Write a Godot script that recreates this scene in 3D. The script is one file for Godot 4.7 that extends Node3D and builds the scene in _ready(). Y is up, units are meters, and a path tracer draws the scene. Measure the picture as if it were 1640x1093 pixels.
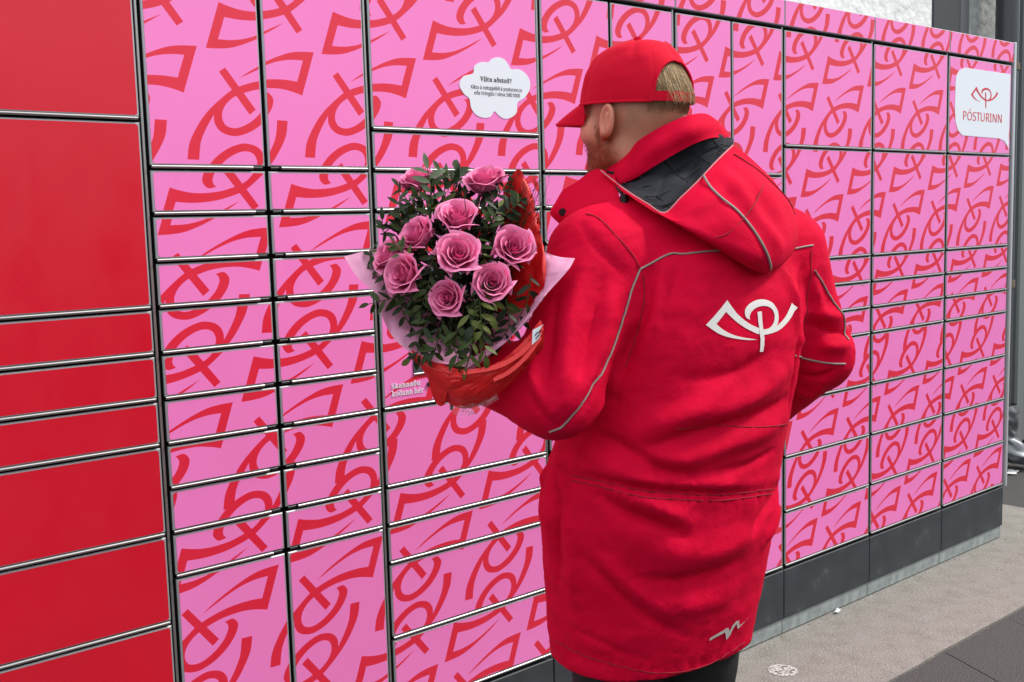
extends Node3D
# A post worker in a red parka with a bouquet of pink roses in front of a bank of printed parcel lockers.
# World frame: the locker doors lie in the plane z = 0, x runs along them, y is up, metres.

const MODULE := 0.5489          # width of one locker cabinet
const LEFT_EDGE := 0.9027       # x of the seam between the red cabinet and the first pink one
const ROW := 0.0968             # height of the smallest door
const ROW0 := 0.249             # height of the lowest door lip
const EYE := Vector3(0.0, 1.4684, 2.2)
const FOCAL := 1738.77          # in pixels of a 1640 x 1093 picture

var M := {}
var eye_basis: Basis
var rng := RandomNumberGenerator.new()

# ---------------------------------------------------------------- small helpers
func lin(r, g, b) -> Color:                 # a real-world base colour given as linear values
	return Color(r, g, b).linear_to_srgb()

func mat(color: Color, rough := 0.6, metal := 0.0) -> StandardMaterial3D:
	var m := StandardMaterial3D.new()
	m.albedo_color = color
	m.roughness = rough
	m.metallic = metal
	return m

func noise_tex(freq: float, size := 512, seed_ := 1, octaves := 4, normal := false, strength := 4.0, ramp: Gradient = null) -> NoiseTexture2D:
	var n := FastNoiseLite.new()
	n.seed = seed_
	n.frequency = freq
	n.fractal_octaves = octaves
	var t := NoiseTexture2D.new()
	t.width = size
	t.height = size
	t.seamless = true
	t.noise = n
	t.as_normal_map = normal
	t.bump_strength = strength
	if ramp:
		t.color_ramp = ramp
	return t

func ramp(stops: Array) -> Gradient:
	var g := Gradient.new()
	var o := PackedFloat32Array()
	var c := PackedColorArray()
	for s in stops:
		o.append(s[0])
		c.append(s[1])
	g.offsets = o
	g.colors = c
	return g

func put(called: String, mesh: Mesh, m, parent: Node = null) -> MeshInstance3D:
	var o := MeshInstance3D.new()
	o.name = called
	o.mesh = mesh
	if m:
		o.material_override = m
	if parent == null:
		parent = self
	parent.add_child(o, true)
	return o

func thing(called: String, label: String, category: String, at := Vector3.ZERO, group := "") -> Node3D:
	var o := Node3D.new()
	o.name = called
	add_child(o, true)
	o.position = at
	o.set_meta("label", label)
	o.set_meta("category", category)
	if group:
		o.set_meta("group", group)
	return o

func structure(o: Node, label := "") -> Node:
	o.set_meta("kind", "structure")
	if label:
		o.set_meta("label", label)
	return o

func px(x: float, y: float, depth: float) -> Vector3:   # the point that many metres in front of the lens
	return EYE + eye_basis * Vector3((x - 820.0) / FOCAL, -(y - 546.5) / FOCAL, -1.0) * depth

func px_wall(x: float, y: float, z := 0.0) -> Vector3:
	var d := eye_basis * Vector3((x - 820.0) / FOCAL, -(y - 546.5) / FOCAL, -1.0)
	return EYE + d * ((z - EYE.z) / d.z)

func px_ground(x: float, y: float, h := 0.0) -> Vector3:
	var d := eye_basis * Vector3((x - 820.0) / FOCAL, -(y - 546.5) / FOCAL, -1.0)
	return EYE + d * ((h - EYE.y) / d.y)

# a triangle collector
class Tri:
	var v := PackedVector3Array()
	var n := PackedVector3Array()
	var uv := PackedVector2Array()
	var c := PackedColorArray()
	var i := PackedInt32Array()
	func add(p: Vector3, nn := Vector3.ZERO, t := Vector2.ZERO, col := Color.WHITE) -> int:
		v.append(p)
		n.append(nn)
		uv.append(t)
		c.append(col)
		return v.size() - 1
	func tri(a: int, b: int, d: int) -> void:
		i.append(a)
		i.append(b)
		i.append(d)
	# a flat face whose corners run counter-clockwise seen from outside; own vertices
	func face(ps: Array, uvs: Array = [], col := Color.WHITE) -> void:
		var nn: Vector3 = (ps[1] - ps[0]).cross(ps[2] - ps[0]).normalized()
		var s := v.size()
		for k in ps.size():
			add(ps[k], nn, uvs[k] if uvs.size() else Vector2(ps[k].x, -ps[k].y), col)
		for k in range(1, ps.size() - 1):
			tri(s, s + k + 1, s + k)
	func smooth() -> void:                   # area-weighted normals over shared vertices; faces run clockwise seen from outside
		n = PackedVector3Array()
		n.resize(v.size())
		for k in range(0, i.size(), 3):
			var a := i[k]
			var b := i[k + 1]
			var d := i[k + 2]
			var f := (v[d] - v[a]).cross(v[b] - v[a])
			n[a] += f
			n[b] += f
			n[d] += f
		for k in n.size():
			n[k] = n[k].normalized()
	func mesh(into: ArrayMesh = null, m: Material = null) -> ArrayMesh:
		if into == null:
			into = ArrayMesh.new()
		if i.is_empty():
			return into
		var a := []
		a.resize(Mesh.ARRAY_MAX)
		a[Mesh.ARRAY_VERTEX] = v
		a[Mesh.ARRAY_NORMAL] = n
		a[Mesh.ARRAY_TEX_UV] = uv
		a[Mesh.ARRAY_COLOR] = c
		a[Mesh.ARRAY_INDEX] = i
		into.add_surface_from_arrays(Mesh.PRIMITIVE_TRIANGLES, a)
		if m:
			into.surface_set_material(into.get_surface_count() - 1, m)
		return into

func box(t: Tri, lo: Vector3, hi: Vector3, ch := 0.0) -> void:     # a box with its front (+z) edges chamfered
	var f := [Vector3(lo.x + ch, lo.y + ch, hi.z), Vector3(hi.x - ch, lo.y + ch, hi.z), Vector3(hi.x - ch, hi.y - ch, hi.z), Vector3(lo.x + ch, hi.y - ch, hi.z)]
	var m := [Vector3(lo.x, lo.y, hi.z - ch), Vector3(hi.x, lo.y, hi.z - ch), Vector3(hi.x, hi.y, hi.z - ch), Vector3(lo.x, hi.y, hi.z - ch)]
	var b := [Vector3(lo.x, lo.y, lo.z), Vector3(hi.x, lo.y, lo.z), Vector3(hi.x, hi.y, lo.z), Vector3(lo.x, hi.y, lo.z)]
	t.face(f)
	for k in 4:
		var j := (k + 1) % 4
		if ch > 0.0:
			t.face([m[k], m[j], f[j], f[k]])
		t.face([b[k], b[j], m[j], m[k]])
	t.face([b[3], b[2], b[1], b[0]])

func rounded(lo: Vector2, hi: Vector2, r: float, steps := 4) -> Array:   # outline of a rounded rectangle, counter-clockwise
	var out := []
	var cs := [Vector2(hi.x - r, hi.y - r), Vector2(lo.x + r, hi.y - r), Vector2(lo.x + r, lo.y + r), Vector2(hi.x - r, lo.y + r)]
	for k in 4:
		for s in steps + 1:
			var a := PI / 2 * (k + float(s) / steps)
			out.append(cs[k] + Vector2(cos(a), sin(a)) * r)
	return out

func crom(ps: Array, sub := 6, closed := false) -> Array:    # a smooth curve through points (any vector type)
	var out := []
	var n := ps.size()
	var last := n if closed else n - 1
	for k in last:
		var a = ps[(k - 1 + n) % n] if closed or k > 0 else ps[k] * 2.0 - ps[k + 1]
		var b = ps[k]
		var c = ps[(k + 1) % n]
		var d = ps[(k + 2) % n] if closed or k + 2 < n else c * 2.0 - b
		for s in sub:
			var t := float(s) / sub
			out.append(0.5 * ((2.0 * b) + (c - a) * t + (2.0 * a - 5.0 * b + 4.0 * c - d) * t * t + (3.0 * b - a - 3.0 * c + d) * t * t * t))
	if not closed:
		out.append(ps[n - 1])
	return out

func tube(t: Tri, ps: Array, r: float, sides := 6, r_end := -1.0, cap := true) -> void:
	var n := ps.size()
	var up := Vector3.ZERO
	var s0 := t.v.size()
	for k in n:
		var d: Vector3 = (ps[mini(k + 1, n - 1)] - ps[maxi(k - 1, 0)]).normalized()
		if up == Vector3.ZERO:
			up = d.cross(Vector3.UP if absf(d.y) < 0.9 else Vector3.RIGHT).normalized()
		up = (up - d * up.dot(d)).normalized()
		var w := d.cross(up)
		var rr := r if r_end < 0.0 else lerpf(r, r_end, float(k) / maxf(1.0, n - 1))
		for s in sides:
			var a := TAU * s / sides
			var o := up * cos(a) + w * sin(a)
			t.add(ps[k] + o * rr, o, Vector2(float(s) / sides, k))
	for k in n - 1:
		for s in sides:
			var a := s0 + k * sides + s
			var b := s0 + k * sides + (s + 1) % sides
			t.tri(a, a + sides, b)
			t.tri(b, a + sides, b + sides)
	if cap:
		for e in [0, n - 1]:
			var d: Vector3 = (ps[1] - ps[0]).normalized() * -1.0 if e == 0 else (ps[n - 1] - ps[n - 2]).normalized()
			var c := t.add(ps[e] + d * 0.0, d)
			for s in sides:
				var a := t.add(t.v[s0 + e * sides + s], d)
				var b := t.add(t.v[s0 + e * sides + (s + 1) % sides], d)
				if e == 0:
					t.tri(c, a, b)
				else:
					t.tri(c, b, a)

func slab(t: Tri, outline: Array, z0: float, z1: float) -> void:     # a flat outline (Vector2, counter-clockwise) given thickness along z
	var idx := Geometry2D.triangulate_polygon(PackedVector2Array(outline))
	var s := t.v.size()
	for p in outline:
		t.add(Vector3(p.x, p.y, z1), Vector3.BACK, Vector2(p.x, -p.y))
	for k in range(0, idx.size(), 3):
		var a: Vector2 = outline[idx[k]]
		var b: Vector2 = outline[idx[k + 1]]
		var c: Vector2 = outline[idx[k + 2]]
		if (b - a).cross(c - a) > 0.0:
			t.tri(s + idx[k], s + idx[k + 2], s + idx[k + 1])
		else:
			t.tri(s + idx[k], s + idx[k + 1], s + idx[k + 2])
	var n := outline.size()
	for k in n:
		var a: Vector2 = outline[k]
		var b: Vector2 = outline[(k + 1) % n]
		t.face([Vector3(a.x, a.y, z0), Vector3(b.x, b.y, z0), Vector3(b.x, b.y, z1), Vector3(a.x, a.y, z1)])

# ---------------------------------------------------------------- the horn emblem, in metres, origin at the corner of its flag
func emblem_outline() -> Array:
	var pieces := [
		[[0, 0], [0.021, -0.006], [0.049, -0.0112], [0.078, -0.0118], [0.113, -0.0081], [0.143, 0], [0.1657, 0.0085], [0.1816, 0.0188], [0.1941, 0.0322], [0.2009, 0.0475], [0.2002, 0.0621], [0.1919, 0.0735], [0.1747, 0.0778], [0.154, 0.0732], [0.1298, 0.0599], [0.109, 0.0409], [0.0977, 0.0207], [0.098, 0.0087], [0.1044, 0.0016]],
		[[0.1044, 0.0016], [0.0876, -0.0018], [0.0779, 0.0045], [0.0733, 0.016], [0.0805, 0.0358], [0.0996, 0.0592], [0.1236, 0.0773], [0.1477, 0.0887], [0.1718, 0.0945], [0.1959, 0.091], [0.2113, 0.0816], [0.2196, 0.0666], [0.2203, 0.0506]],
		[[0.2203, 0.0506], [0.2404, 0.0823], [0.2534, 0.1108], [0.2592, 0.147]],
		[[0.2852, 0.1461], [0.2782, 0.1111], [0.2553, 0.0713], [0.2306, 0.0415], [0.2012, 0.0158], [0.175, -0.0036], [0.1576, -0.0118], [0.1363, -0.0192], [0.1034, -0.0274], [0.0711, -0.0314], [0.0395, -0.032], [0.0113, -0.0297]],
		[[-0.0062, -0.0779], [0.0262, -0.0769], [0.0609, -0.0703], [0.0963, -0.0574], [0.1264, -0.0435], [0.1562, -0.0296]],
		[[0.1562, -0.0296], [0.1292, -0.0467], [0.099, -0.0628], [0.0604, -0.0805], [0.0256, -0.0925], [-0.0056, -0.0969], [-0.0349, -0.098]]]
	var out := []
	for p in pieces:
		var vs := []
		for q in p:
			vs.append(Vector2(q[0], q[1]))
		for q in crom(vs, 5):
			if out.is_empty() or out[-1].distance_to(q) > 1e-5:
				out.append(q)
	return out

func emblem_stem() -> Array:
	return [Vector2(0.1206, 0.0361), Vector2(0.188, -0.0500), Vector2(0.2030, -0.0405), Vector2(0.1362, 0.0472)]

func fill(buf: PackedFloat32Array, w: int, h: int, poly: Array) -> void:   # adds the cover of a polygon (pixels) to a wrapping buffer
	var sub := 4
	var y0 := INF
	var y1 := -INF
	for p in poly:
		y0 = minf(y0, p.y)
		y1 = maxf(y1, p.y)
	var n := poly.size()
	for r in range(int(floor(y0 * sub)), int(ceil(y1 * sub))):
		var y := (r + 0.5) / sub
		var xs := []
		for k in n:
			var a: Vector2 = poly[k]
			var b: Vector2 = poly[(k + 1) % n]
			if (a.y <= y) != (b.y <= y):
				xs.append(a.x + (b.x - a.x) * (y - a.y) / (b.y - a.y))
		xs.sort()
		var row := posmod(int(floor(y)), h) * w
		for k in range(0, xs.size() - 1, 2):
			var a: float = xs[k]
			var b: float = xs[k + 1]
			for x in range(int(floor(a)), int(ceil(b))):
				buf[row + posmod(x, w)] += (minf(b, x + 1.0) - maxf(a, x)) / sub

const TILE := Vector2(0.2848, 1.538)
const TILE_ROWS := [Vector2(0, 0), Vector2(-0.1305, -0.387), Vector2(-0.2475, -0.766), Vector2(-0.4385, -1.1585)]
const TILE_AT := Vector2(1.081, 1.953)
const SHEAR := 0.0278

func pattern_texture(w: int, h: int, ground: Color, ink: Color) -> ImageTexture:
	var buf := PackedFloat32Array()
	buf.resize(w * h)
	for o in TILE_ROWS:
		for turned in 2:
			for shape in [emblem_outline(), emblem_stem()]:
				var poly := []
				for p in shape:
					var q: Vector2 = p
					if turned:
						q = Vector2(-0.090, -0.194) - q
					q = Vector2(q.x, q.y - SHEAR * q.x) + o
					poly.append(Vector2(q.x / TILE.x * w, -q.y / TILE.y * h))
				fill(buf, w, h, poly)
	var im := Image.create(w, h, true, Image.FORMAT_RGB8)
	for y in h:
		for x in w:
			im.set_pixel(x, y, ground.lerp(ink, clampf(buf[y * w + x], 0.0, 1.0)))
	im.generate_mipmaps()
	return ImageTexture.create_from_image(im)

func print_uv(x: float, y: float) -> Vector2:
	return Vector2((x - TILE_AT.x) / TILE.x, (TILE_AT.y - (y - SHEAR * (x - TILE_AT.x))) / TILE.y)

# ---------------------------------------------------------------- the scene
func _ready() -> void:
	rng.seed = 7
	var e := Vector3(deg_to_rad(-6.21652), deg_to_rad(-40.48921), deg_to_rad(-1.57813))
	eye_basis = Basis.from_euler(e)
	var cam := Camera3D.new()
	cam.name = "camera"
	add_child(cam)
	cam.transform = Transform3D(eye_basis, EYE)
	cam.fov = 34.896
	cam.near = 0.05
	cam.far = 900.0
	cam.current = true

	var env := Environment.new()
	var sky_m := ProceduralSkyMaterial.new()
	sky_m.sky_top_color = Color(0.98, 1.0, 1.0)
	sky_m.sky_horizon_color = Color(0.70, 0.72, 0.76)
	sky_m.sky_curve = 0.22
	sky_m.ground_bottom_color = Color(0.30, 0.30, 0.31)
	sky_m.ground_horizon_color = Color(0.62, 0.64, 0.67)
	sky_m.sun_angle_max = 0.0
	var sky := Sky.new()
	sky.sky_material = sky_m
	env.background_mode = Environment.BG_SKY
	env.sky = sky
	env.background_energy_multiplier = 0.8
	env.ambient_light_source = Environment.AMBIENT_SOURCE_SKY
	env.tonemap_mode = Environment.TONE_MAPPER_LINEAR
	env.tonemap_exposure = 1.9
	env.sdfgi_enabled = true
	env.ssao_enabled = true
	env.ssil_enabled = true
	var we := WorldEnvironment.new()
	we.name = "environment"
	we.environment = env
	add_child(we)

	var sun := DirectionalLight3D.new()
	sun.name = "sun"
	add_child(sun)
	sun.light_color = Color(1.0, 0.97, 0.93)
	sun.light_energy = 0.5
	sun.light_angular_distance = 12.0
	sun.shadow_enabled = true
	sun.look_at_from_position(Vector3(3.4, 4.4, 2.4), Vector3.ZERO, Vector3.UP)

	materials()
	build_ground()
	build_background()
	build_lockers()
	build_person()
	build_bouquet()

func materials() -> void:
	var pink := Color8(242, 129, 202)
	var ink := Color8(222, 40, 66)
	M.pink = mat(Color.WHITE, 0.34)
	M.pink.albedo_texture = pattern_texture(512, 2048, pink, ink)
	M.red_door = mat(Color8(206, 17, 44), 0.34)
	# faint smudges and the slight waviness of painted sheet metal, at the scale of the print
	var smudge := noise_tex(0.004, 512, 5, 6, false, 1.0, ramp([[0.0, Color(0.62, 0.62, 0.62)], [0.5, Color(0.86, 0.86, 0.86)], [1.0, Color(1, 1, 1)]]))
	smudge.height = 2048
	var wavy := noise_tex(0.0025, 512, 6, 2, true, 1.6)
	wavy.height = 2048
	for k in ["pink", "red_door"]:
		M[k].roughness = 0.42
		M[k].roughness_texture = smudge
		M[k].normal_enabled = true
		M[k].normal_texture = wavy
		M[k].normal_scale = 0.5
	M.edge = mat(Color8(176, 178, 184), 0.4, 0.35)
	M.lip = mat(Color8(160, 160, 162), 0.36, 0.85)
	M.frame = mat(Color8(170, 170, 170), 0.36, 0.8)
	M.void = mat(Color8(22, 23, 25), 0.8)  # near black: the shade inside the gaps, put into the colour
	M.hinge = mat(Color8(60, 62, 64), 0.4, 0.6)
	M.plinth = mat(Color8(50, 57, 65), 0.55)
	M.plinth.albedo_color = Color.WHITE
	M.plinth.albedo_texture = noise_tex(0.01, 512, 19, 6, false, 1, ramp([[0.0, Color8(44, 50, 57)], [0.6, Color8(52, 58, 66)], [0.82, Color8(58, 64, 71)], [1.0, Color8(92, 96, 100)]]))
	M.plinth.uv1_triplanar = true
	M.plinth.uv1_world_triplanar = true
	M.plinth.uv1_scale = Vector3(1.4, 1.4, 1.4)
	M.foot = mat(Color8(176, 186, 188), 0.5, 0.25)
	M.foot.albedo_texture = noise_tex(0.012, 512, 9, 4, false, 1, ramp([[0.0, Color(0.78, 0.79, 0.8)], [1.0, Color(1, 1, 1)]]))
	M.foot.uv1_triplanar = true
	M.foot.uv1_world_triplanar = true
	M.foot.uv1_scale = Vector3(3, 3, 3)
	M.white = mat(Color8(226, 233, 244), 0.4)
	M.black_print = mat(Color8(30, 30, 34), 0.6)
	M.grey_print = mat(Color8(70, 70, 76), 0.6)
	M.red_print = mat(Color8(205, 52, 66), 0.5)
	M.screen = mat(Color8(72, 82, 90), 0.25)

# ---------------------------------------------------------------- the lockers
func row_y(n: float) -> float:
	return ROW0 + ROW * n

func door(parent: Node, x0: float, x1: float, n0: float, n1: float, look: Material, hinge_side := 0, called := "door") -> MeshInstance3D:
	var y0 := row_y(n0) + 0.0035
	var y1 := row_y(n1) - 0.0078
	var am := ArrayMesh.new()
	var t := Tri.new()
	var push := rng.randf_range(-0.0007, 0.0007)
	box(t, Vector3(x0, y0, -0.0035), Vector3(x1, y1, push), 0.0022)
	t.mesh(am, M.edge)
	t = Tri.new()
	box(t, Vector3(x0, y0, -0.022), Vector3(x1, y1, -0.0035))  # door sides coloured near black, standing in for shade between the doors
	t.mesh(am, M.void)
	t = Tri.new()
	var slip := Vector2(rng.randf_range(-0.002, 0.002), rng.randf_range(-0.0015, 0.0015))
	var ps := []
	var uv := []
	for p in rounded(Vector2(x0 + 0.0042, y0 + 0.0030), Vector2(x1 - 0.0042, y1 - 0.0036), 0.006):
		ps.append(Vector3(p.x, p.y, push + 0.0007))
		uv.append(print_uv(p.x + slip.x, p.y + slip.y))
	t.face(ps, uv)
	t.mesh(am, look)
	var o := put(called, am, null, parent)
	# the bright rolled lip under the door
	var l := Tri.new()
	var a := x0 + (0.030 if hinge_side < 0 else 0.001)
	var b := x1 - (0.030 if hinge_side > 0 else 0.004)
	var yc := row_y(n0) + 0.0002
	var ring := []
	for k in 9:
		var g := PI * (k / 8.0) - PI / 2
		ring.append(Vector3(0, yc + sin(g) * 0.0034, -0.001 + cos(g) * 0.0062))
	for e in [a, b]:
		var s := l.v.size()
		for k in 9:
			var g := PI * (k / 8.0) - PI / 2
			l.add(ring[k] + Vector3(e, 0, 0), Vector3(0, sin(g), cos(g)))
		if e == b:
			for k in 8:
				l.tri(s - 9 + k, s + k + 1, s + k)
				l.tri(s - 9 + k, s - 9 + k + 1, s + k + 1)
	for e in [a, b]:
		var f := []
		for k in 9:
			f.append(ring[k] + Vector3(e, 0, 0))
		if e == a:
			f.reverse()
		l.face(f)
	put("door_lip", l.mesh(), M.lip, o)
	if hinge_side:
		var h := Tri.new()
		var hx := x1 - 0.016 if hinge_side > 0 else x0 + 0.016
		var pts := [Vector3(hx - 0.010, yc, -0.003), Vector3(hx + 0.010, yc, -0.003)]
		tube(h, pts, 0.0034, 8)
		put("hinge", h.mesh(), M.hinge, o)
	return o

func cabinet(k: int, called: String, label: String, columns: Array, look: Material) -> Node3D:
	var x := LEFT_EDGE + (k - 1) * MODULE
	var o := thing(called, label, "locker", Vector3(x, 0, 0), "parcel locker cabinets standing side by side")
	var shift := func(node: Node3D): node.position.x -= x      # parts are laid out along the wall
	# carcass: a body behind the doors, coloured dark as shade in the gaps, side sheets whose bright edges show between the cabinets
	var t := Tri.new()
	box(t, Vector3(x + 0.0045, 0.058, -0.60), Vector3(x + MODULE - 0.0045, 2.170, -0.026))
	shift.call(put("carcass", t.mesh(), M.void, o))
	t = Tri.new()
	box(t, Vector3(x - 0.003, 0.236, -0.598), Vector3(x + 0.003, 2.090, -0.0045), 0.0012)
	shift.call(put("side_sheet", t.mesh(), M.frame, o))
	for c in columns:
		for r in range(c.rows.size() - 1):
			var d := door(o, x + c.x0, x + c.x1, c.rows[r], c.rows[r + 1], look, c.hinge)
			shift.call(d)
	# fascia, plinth and foot
	var am := ArrayMesh.new()
	t = Tri.new()
	box(t, Vector3(x + 0.0012, 2.0915, -0.60), Vector3(x + MODULE - 0.0012, 2.176, 0.006), 0.002)
	t.mesh(am, M.edge)
	t = Tri.new()
	var ps := []
	var uv := []
	for p in [Vector2(x + 0.004, 2.0945), Vector2(x + MODULE - 0.004, 2.0945), Vector2(x + MODULE - 0.004, 2.1735), Vector2(x + 0.004, 2.1735)]:
		ps.append(Vector3(p.x, p.y, 0.0067))
		uv.append(print_uv(p.x, p.y))
	t.face(ps, uv)
	t.mesh(am, look)
	shift.call(put("fascia", am, null, o))
	t = Tri.new()
	box(t, Vector3(x + 0.002, 0.058, -0.05), Vector3(x + MODULE - 0.002, 0.2345, 0.002), 0.002)
	shift.call(put("plinth", t.mesh(), M.plinth, o))
	t = Tri.new()
	box(t, Vector3(x + 0.0015, 0.004, -0.055), Vector3(x + MODULE - 0.0015, 0.0575, -0.006), 0.001)
	shift.call(put("foot", t.mesh(), M.foot, o))
	t = Tri.new()
	box(t, Vector3(x + 0.0015, -0.01, -0.05), Vector3(x + MODULE - 0.0015, 0.0035, -0.012))  # near-black strip that paints the shadow in the gap under the foot
	shift.call(put("foot_gap_shade", t.mesh(), M.void, o))
	return o

func text(called: String, s: String, font: String, weight: int, size: float, width: float, at: Vector3, m: Material, parent: Node) -> MeshInstance3D:
	var f := SystemFont.new()
	f.font_names = PackedStringArray([font])
	f.font_weight = weight
	var t := TextMesh.new()
	t.text = s
	t.font = f
	t.font_size = 48
	t.pixel_size = size / 48.0
	t.depth = 0.0006
	t.curve_step = 1.5
	var o := put(called, t, m, parent)
	o.position = at
	var w := t.get_aabb().size.x
	if width > 0.0 and w > 0.0:
		o.scale = Vector3(width / w, 1, 1)
	return o

func full(rows: Array) -> Array:
	return [{"x0": 0.009, "x1": MODULE - 0.008, "rows": rows, "hinge": 0}]

func pair(rows: Array) -> Array:
	return [{"x0": 0.009, "x1": MODULE / 2 - 0.0045, "rows": rows, "hinge": 1}, {"x0": MODULE / 2 + 0.0045, "x1": MODULE - 0.008, "rows": rows, "hinge": -1}]

func build_lockers() -> void:
	var mixed := [0, 2, 4, 6, 8, 9, 10, 11, 15, 19]
	var small := [0, 5, 6, 7, 8, 9, 10, 11, 12, 13, 14, 19]
	cabinet(0, "parcel_locker", "plain red locker cabinet at the left end of the bank", full(mixed), M.red_door)
	cabinet(1, "parcel_locker", "pink patterned locker cabinet with two columns of small doors beside the plain red cabinet", pair(small), M.pink)
	var c := cabinet(2, "parcel_locker", "pink patterned locker cabinet with white cloud sticker, directly behind the rose bouquet", [{"x0": 0.009, "x1": MODULE - 0.008, "rows": [0, 2, 4, 5, 6, 8], "hinge": 0}, {"x0": 0.009, "x1": MODULE - 0.008, "rows": [13, 14, 15, 19], "hinge": 0}], M.pink)
	cabinet(3, "parcel_locker", "pink patterned locker cabinet behind the face of the man in the cap", pair(small), M.pink)
	cabinet(4, "parcel_locker", "pink patterned locker cabinet with two tall top doors, mostly hidden behind the red hood", pair([0, 7, 8, 9, 10, 11, 12, 13, 14, 19]), M.pink)
	cabinet(5, "parcel_locker", "pink patterned single column locker cabinet just right of the red sleeve", full(mixed), M.pink)
	cabinet(6, "parcel_locker", "pink patterned single column locker cabinet next to the one with the white logo sign", full(mixed), M.pink)
	var h := cabinet(7, "parcel_locker", "pink patterned locker cabinet with a white logo sign, at the right end of the bank", full(mixed), M.pink)
	console(c)
	cloud_sticker(c)
	logo_sign(h)
	# end post
	var x := LEFT_EDGE + 7 * MODULE
	var t := Tri.new()
	box(t, Vector3(MODULE + 0.004, 0.235, -0.60), Vector3(MODULE + 0.020, 2.178, 0.010), 0.003)
	put("end_post", t.mesh(), mat(Color8(206, 210, 216), 0.35, 0.4), h)

func console(c: Node3D) -> void:
	# the fixed panel with the reader, between the small doors above and below it
	var x := c.position.x
	var p := door(c, x + 0.009, x + MODULE - 0.008, 8, 13, M.pink, 0, "reader_panel")
	p.position.x -= x
	var a := px_wall(661, 584) 
	var b := px_wall(661, 598.5)
	var t := Tri.new()
	box(t, Vector3(a.x, b.y, 0.0009), Vector3(a.x + 0.20, b.y + 0.26, 0.0035), 0.001)
	put("reader_window", t.mesh(), M.screen, p)
	t = Tri.new()
	tube(t, [Vector3(a.x, b.y - 0.002, 0.003), Vector3(a.x + 0.20, b.y - 0.002, 0.003)], 0.003, 8)
	put("window_lip", t.mesh(), M.lip, p)
	t = Tri.new()
	var q := px_wall(686, 613)
	tube(t, [Vector3(q.x, q.y - 0.004, 0.0), Vector3(q.x, q.y - 0.004, 0.006)], 0.006, 10)
	put("lock_stud", t.mesh(), M.hinge, p)
	var l1 := px_wall(649.5, 616)
	var l2 := px_wall(652.5, 628)
	text("lettering", "Skannaðu", "Droid Serif", 700, 0.0185, 0.087, Vector3(l1.x, l1.y, 0.0018), M.white, p)
	text("lettering", "kóðann hér", "Droid Serif", 700, 0.0185, 0.096, Vector3(l2.x, l2.y, 0.0018), M.white, p)

func cloud_sticker(c: Node3D) -> void:
	var ps := []
	for q in [[735, 135], [742, 122], [757, 118], [759, 106], [770, 99.5], [781, 100], [786, 95.5], [794, 92], [805, 94], [812, 101], [818, 111], [830, 111], [841, 118], [848, 130], [847, 145], [839, 157], [828, 165], [827, 180], [817, 189], [806, 190], [797, 184], [791, 178.5], [785, 187], [774, 189], [762, 184], [754, 173], [751, 158], [742, 150]]:
		var w := px_wall(q[0], q[1])
		ps.append(Vector2(w.x, w.y))
	ps = crom(ps, 3, true)
	if Geometry2D.is_polygon_clockwise(PackedVector2Array(ps)):
		ps.reverse()
	var t := Tri.new()
	slab(t, ps, 0.0008, 0.0018)
	var o := put("cloud_sticker", t.mesh(), M.white, c)
	o.position.x -= c.position.x
	var a := px_wall(794, 128.5)
	text("lettering", "Viltu aðstoð?", "Droid Serif", 700, 0.0165, 0.106, Vector3(a.x, a.y, 0.0021), M.black_print, o)
	a = px_wall(795, 142)
	text("lettering", "Kíktu á netspjallið á posturinn.is", "Droid Sans", 400, 0.0132, 0.172, Vector3(a.x, a.y, 0.0021), M.grey_print, o)
	a = px_wall(796, 151)
	text("lettering", "eða hringdu í síma 5801000", "Droid Sans", 400, 0.0132, 0.154, Vector3(a.x, a.y, 0.0021), M.grey_print, o)

func logo_sign(h: Node3D) -> void:
	var corner := func(x, y): return px_wall(x, y)
	var ps := []
	var z := 0.0026
	var pts := [[1618, 119], [1545, 108.5], [1536, 113], [1531, 122], [1530, 135], [1529, 175], [1530, 195], [1534, 209], [1541, 217], [1600, 222], [1608, 226], [1613, 234], [1615, 240]]
	for q in pts:
		var w := px_wall(q[0], q[1])
		ps.append(Vector2(w.x, w.y))
	if Geometry2D.is_polygon_clockwise(PackedVector2Array(ps)):
		ps.reverse()
	var t := Tri.new()
	slab(t, ps, 0.0004, z)
	var o := put("white_sign", t.mesh(), M.white, h)
	o.position.x -= h.position.x
	# emblem in thin strokes
	var at := px_wall(1576, 154)
	t = Tri.new()
	var g := 0.60
	for shape in [emblem_outline(), emblem_stem()]:
		for poly in Geometry2D.offset_polygon(PackedVector2Array(shape), -0.0026):
			if Geometry2D.is_polygon_clockwise(poly):
				poly.reverse()
			var out := []
			for q in poly:
				var r: Vector2 = (q - Vector2(0.130, 0.010)).rotated(deg_to_rad(-33)) * g
				out.append(r + Vector2(at.x, at.y))
			slab(t, out, z, z + 0.0005 + (0.0004 if shape.size() < 8 else 0.0))
	put("emblem", t.mesh(), M.red_print, o)
	at = px_wall(1573.5, 188)
	text("lettering", "PÓSTURINN", "Droid Sans", 400, 0.050, 0.335, Vector3(at.x, at.y, z + 0.0004), M.red_print, o)

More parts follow.
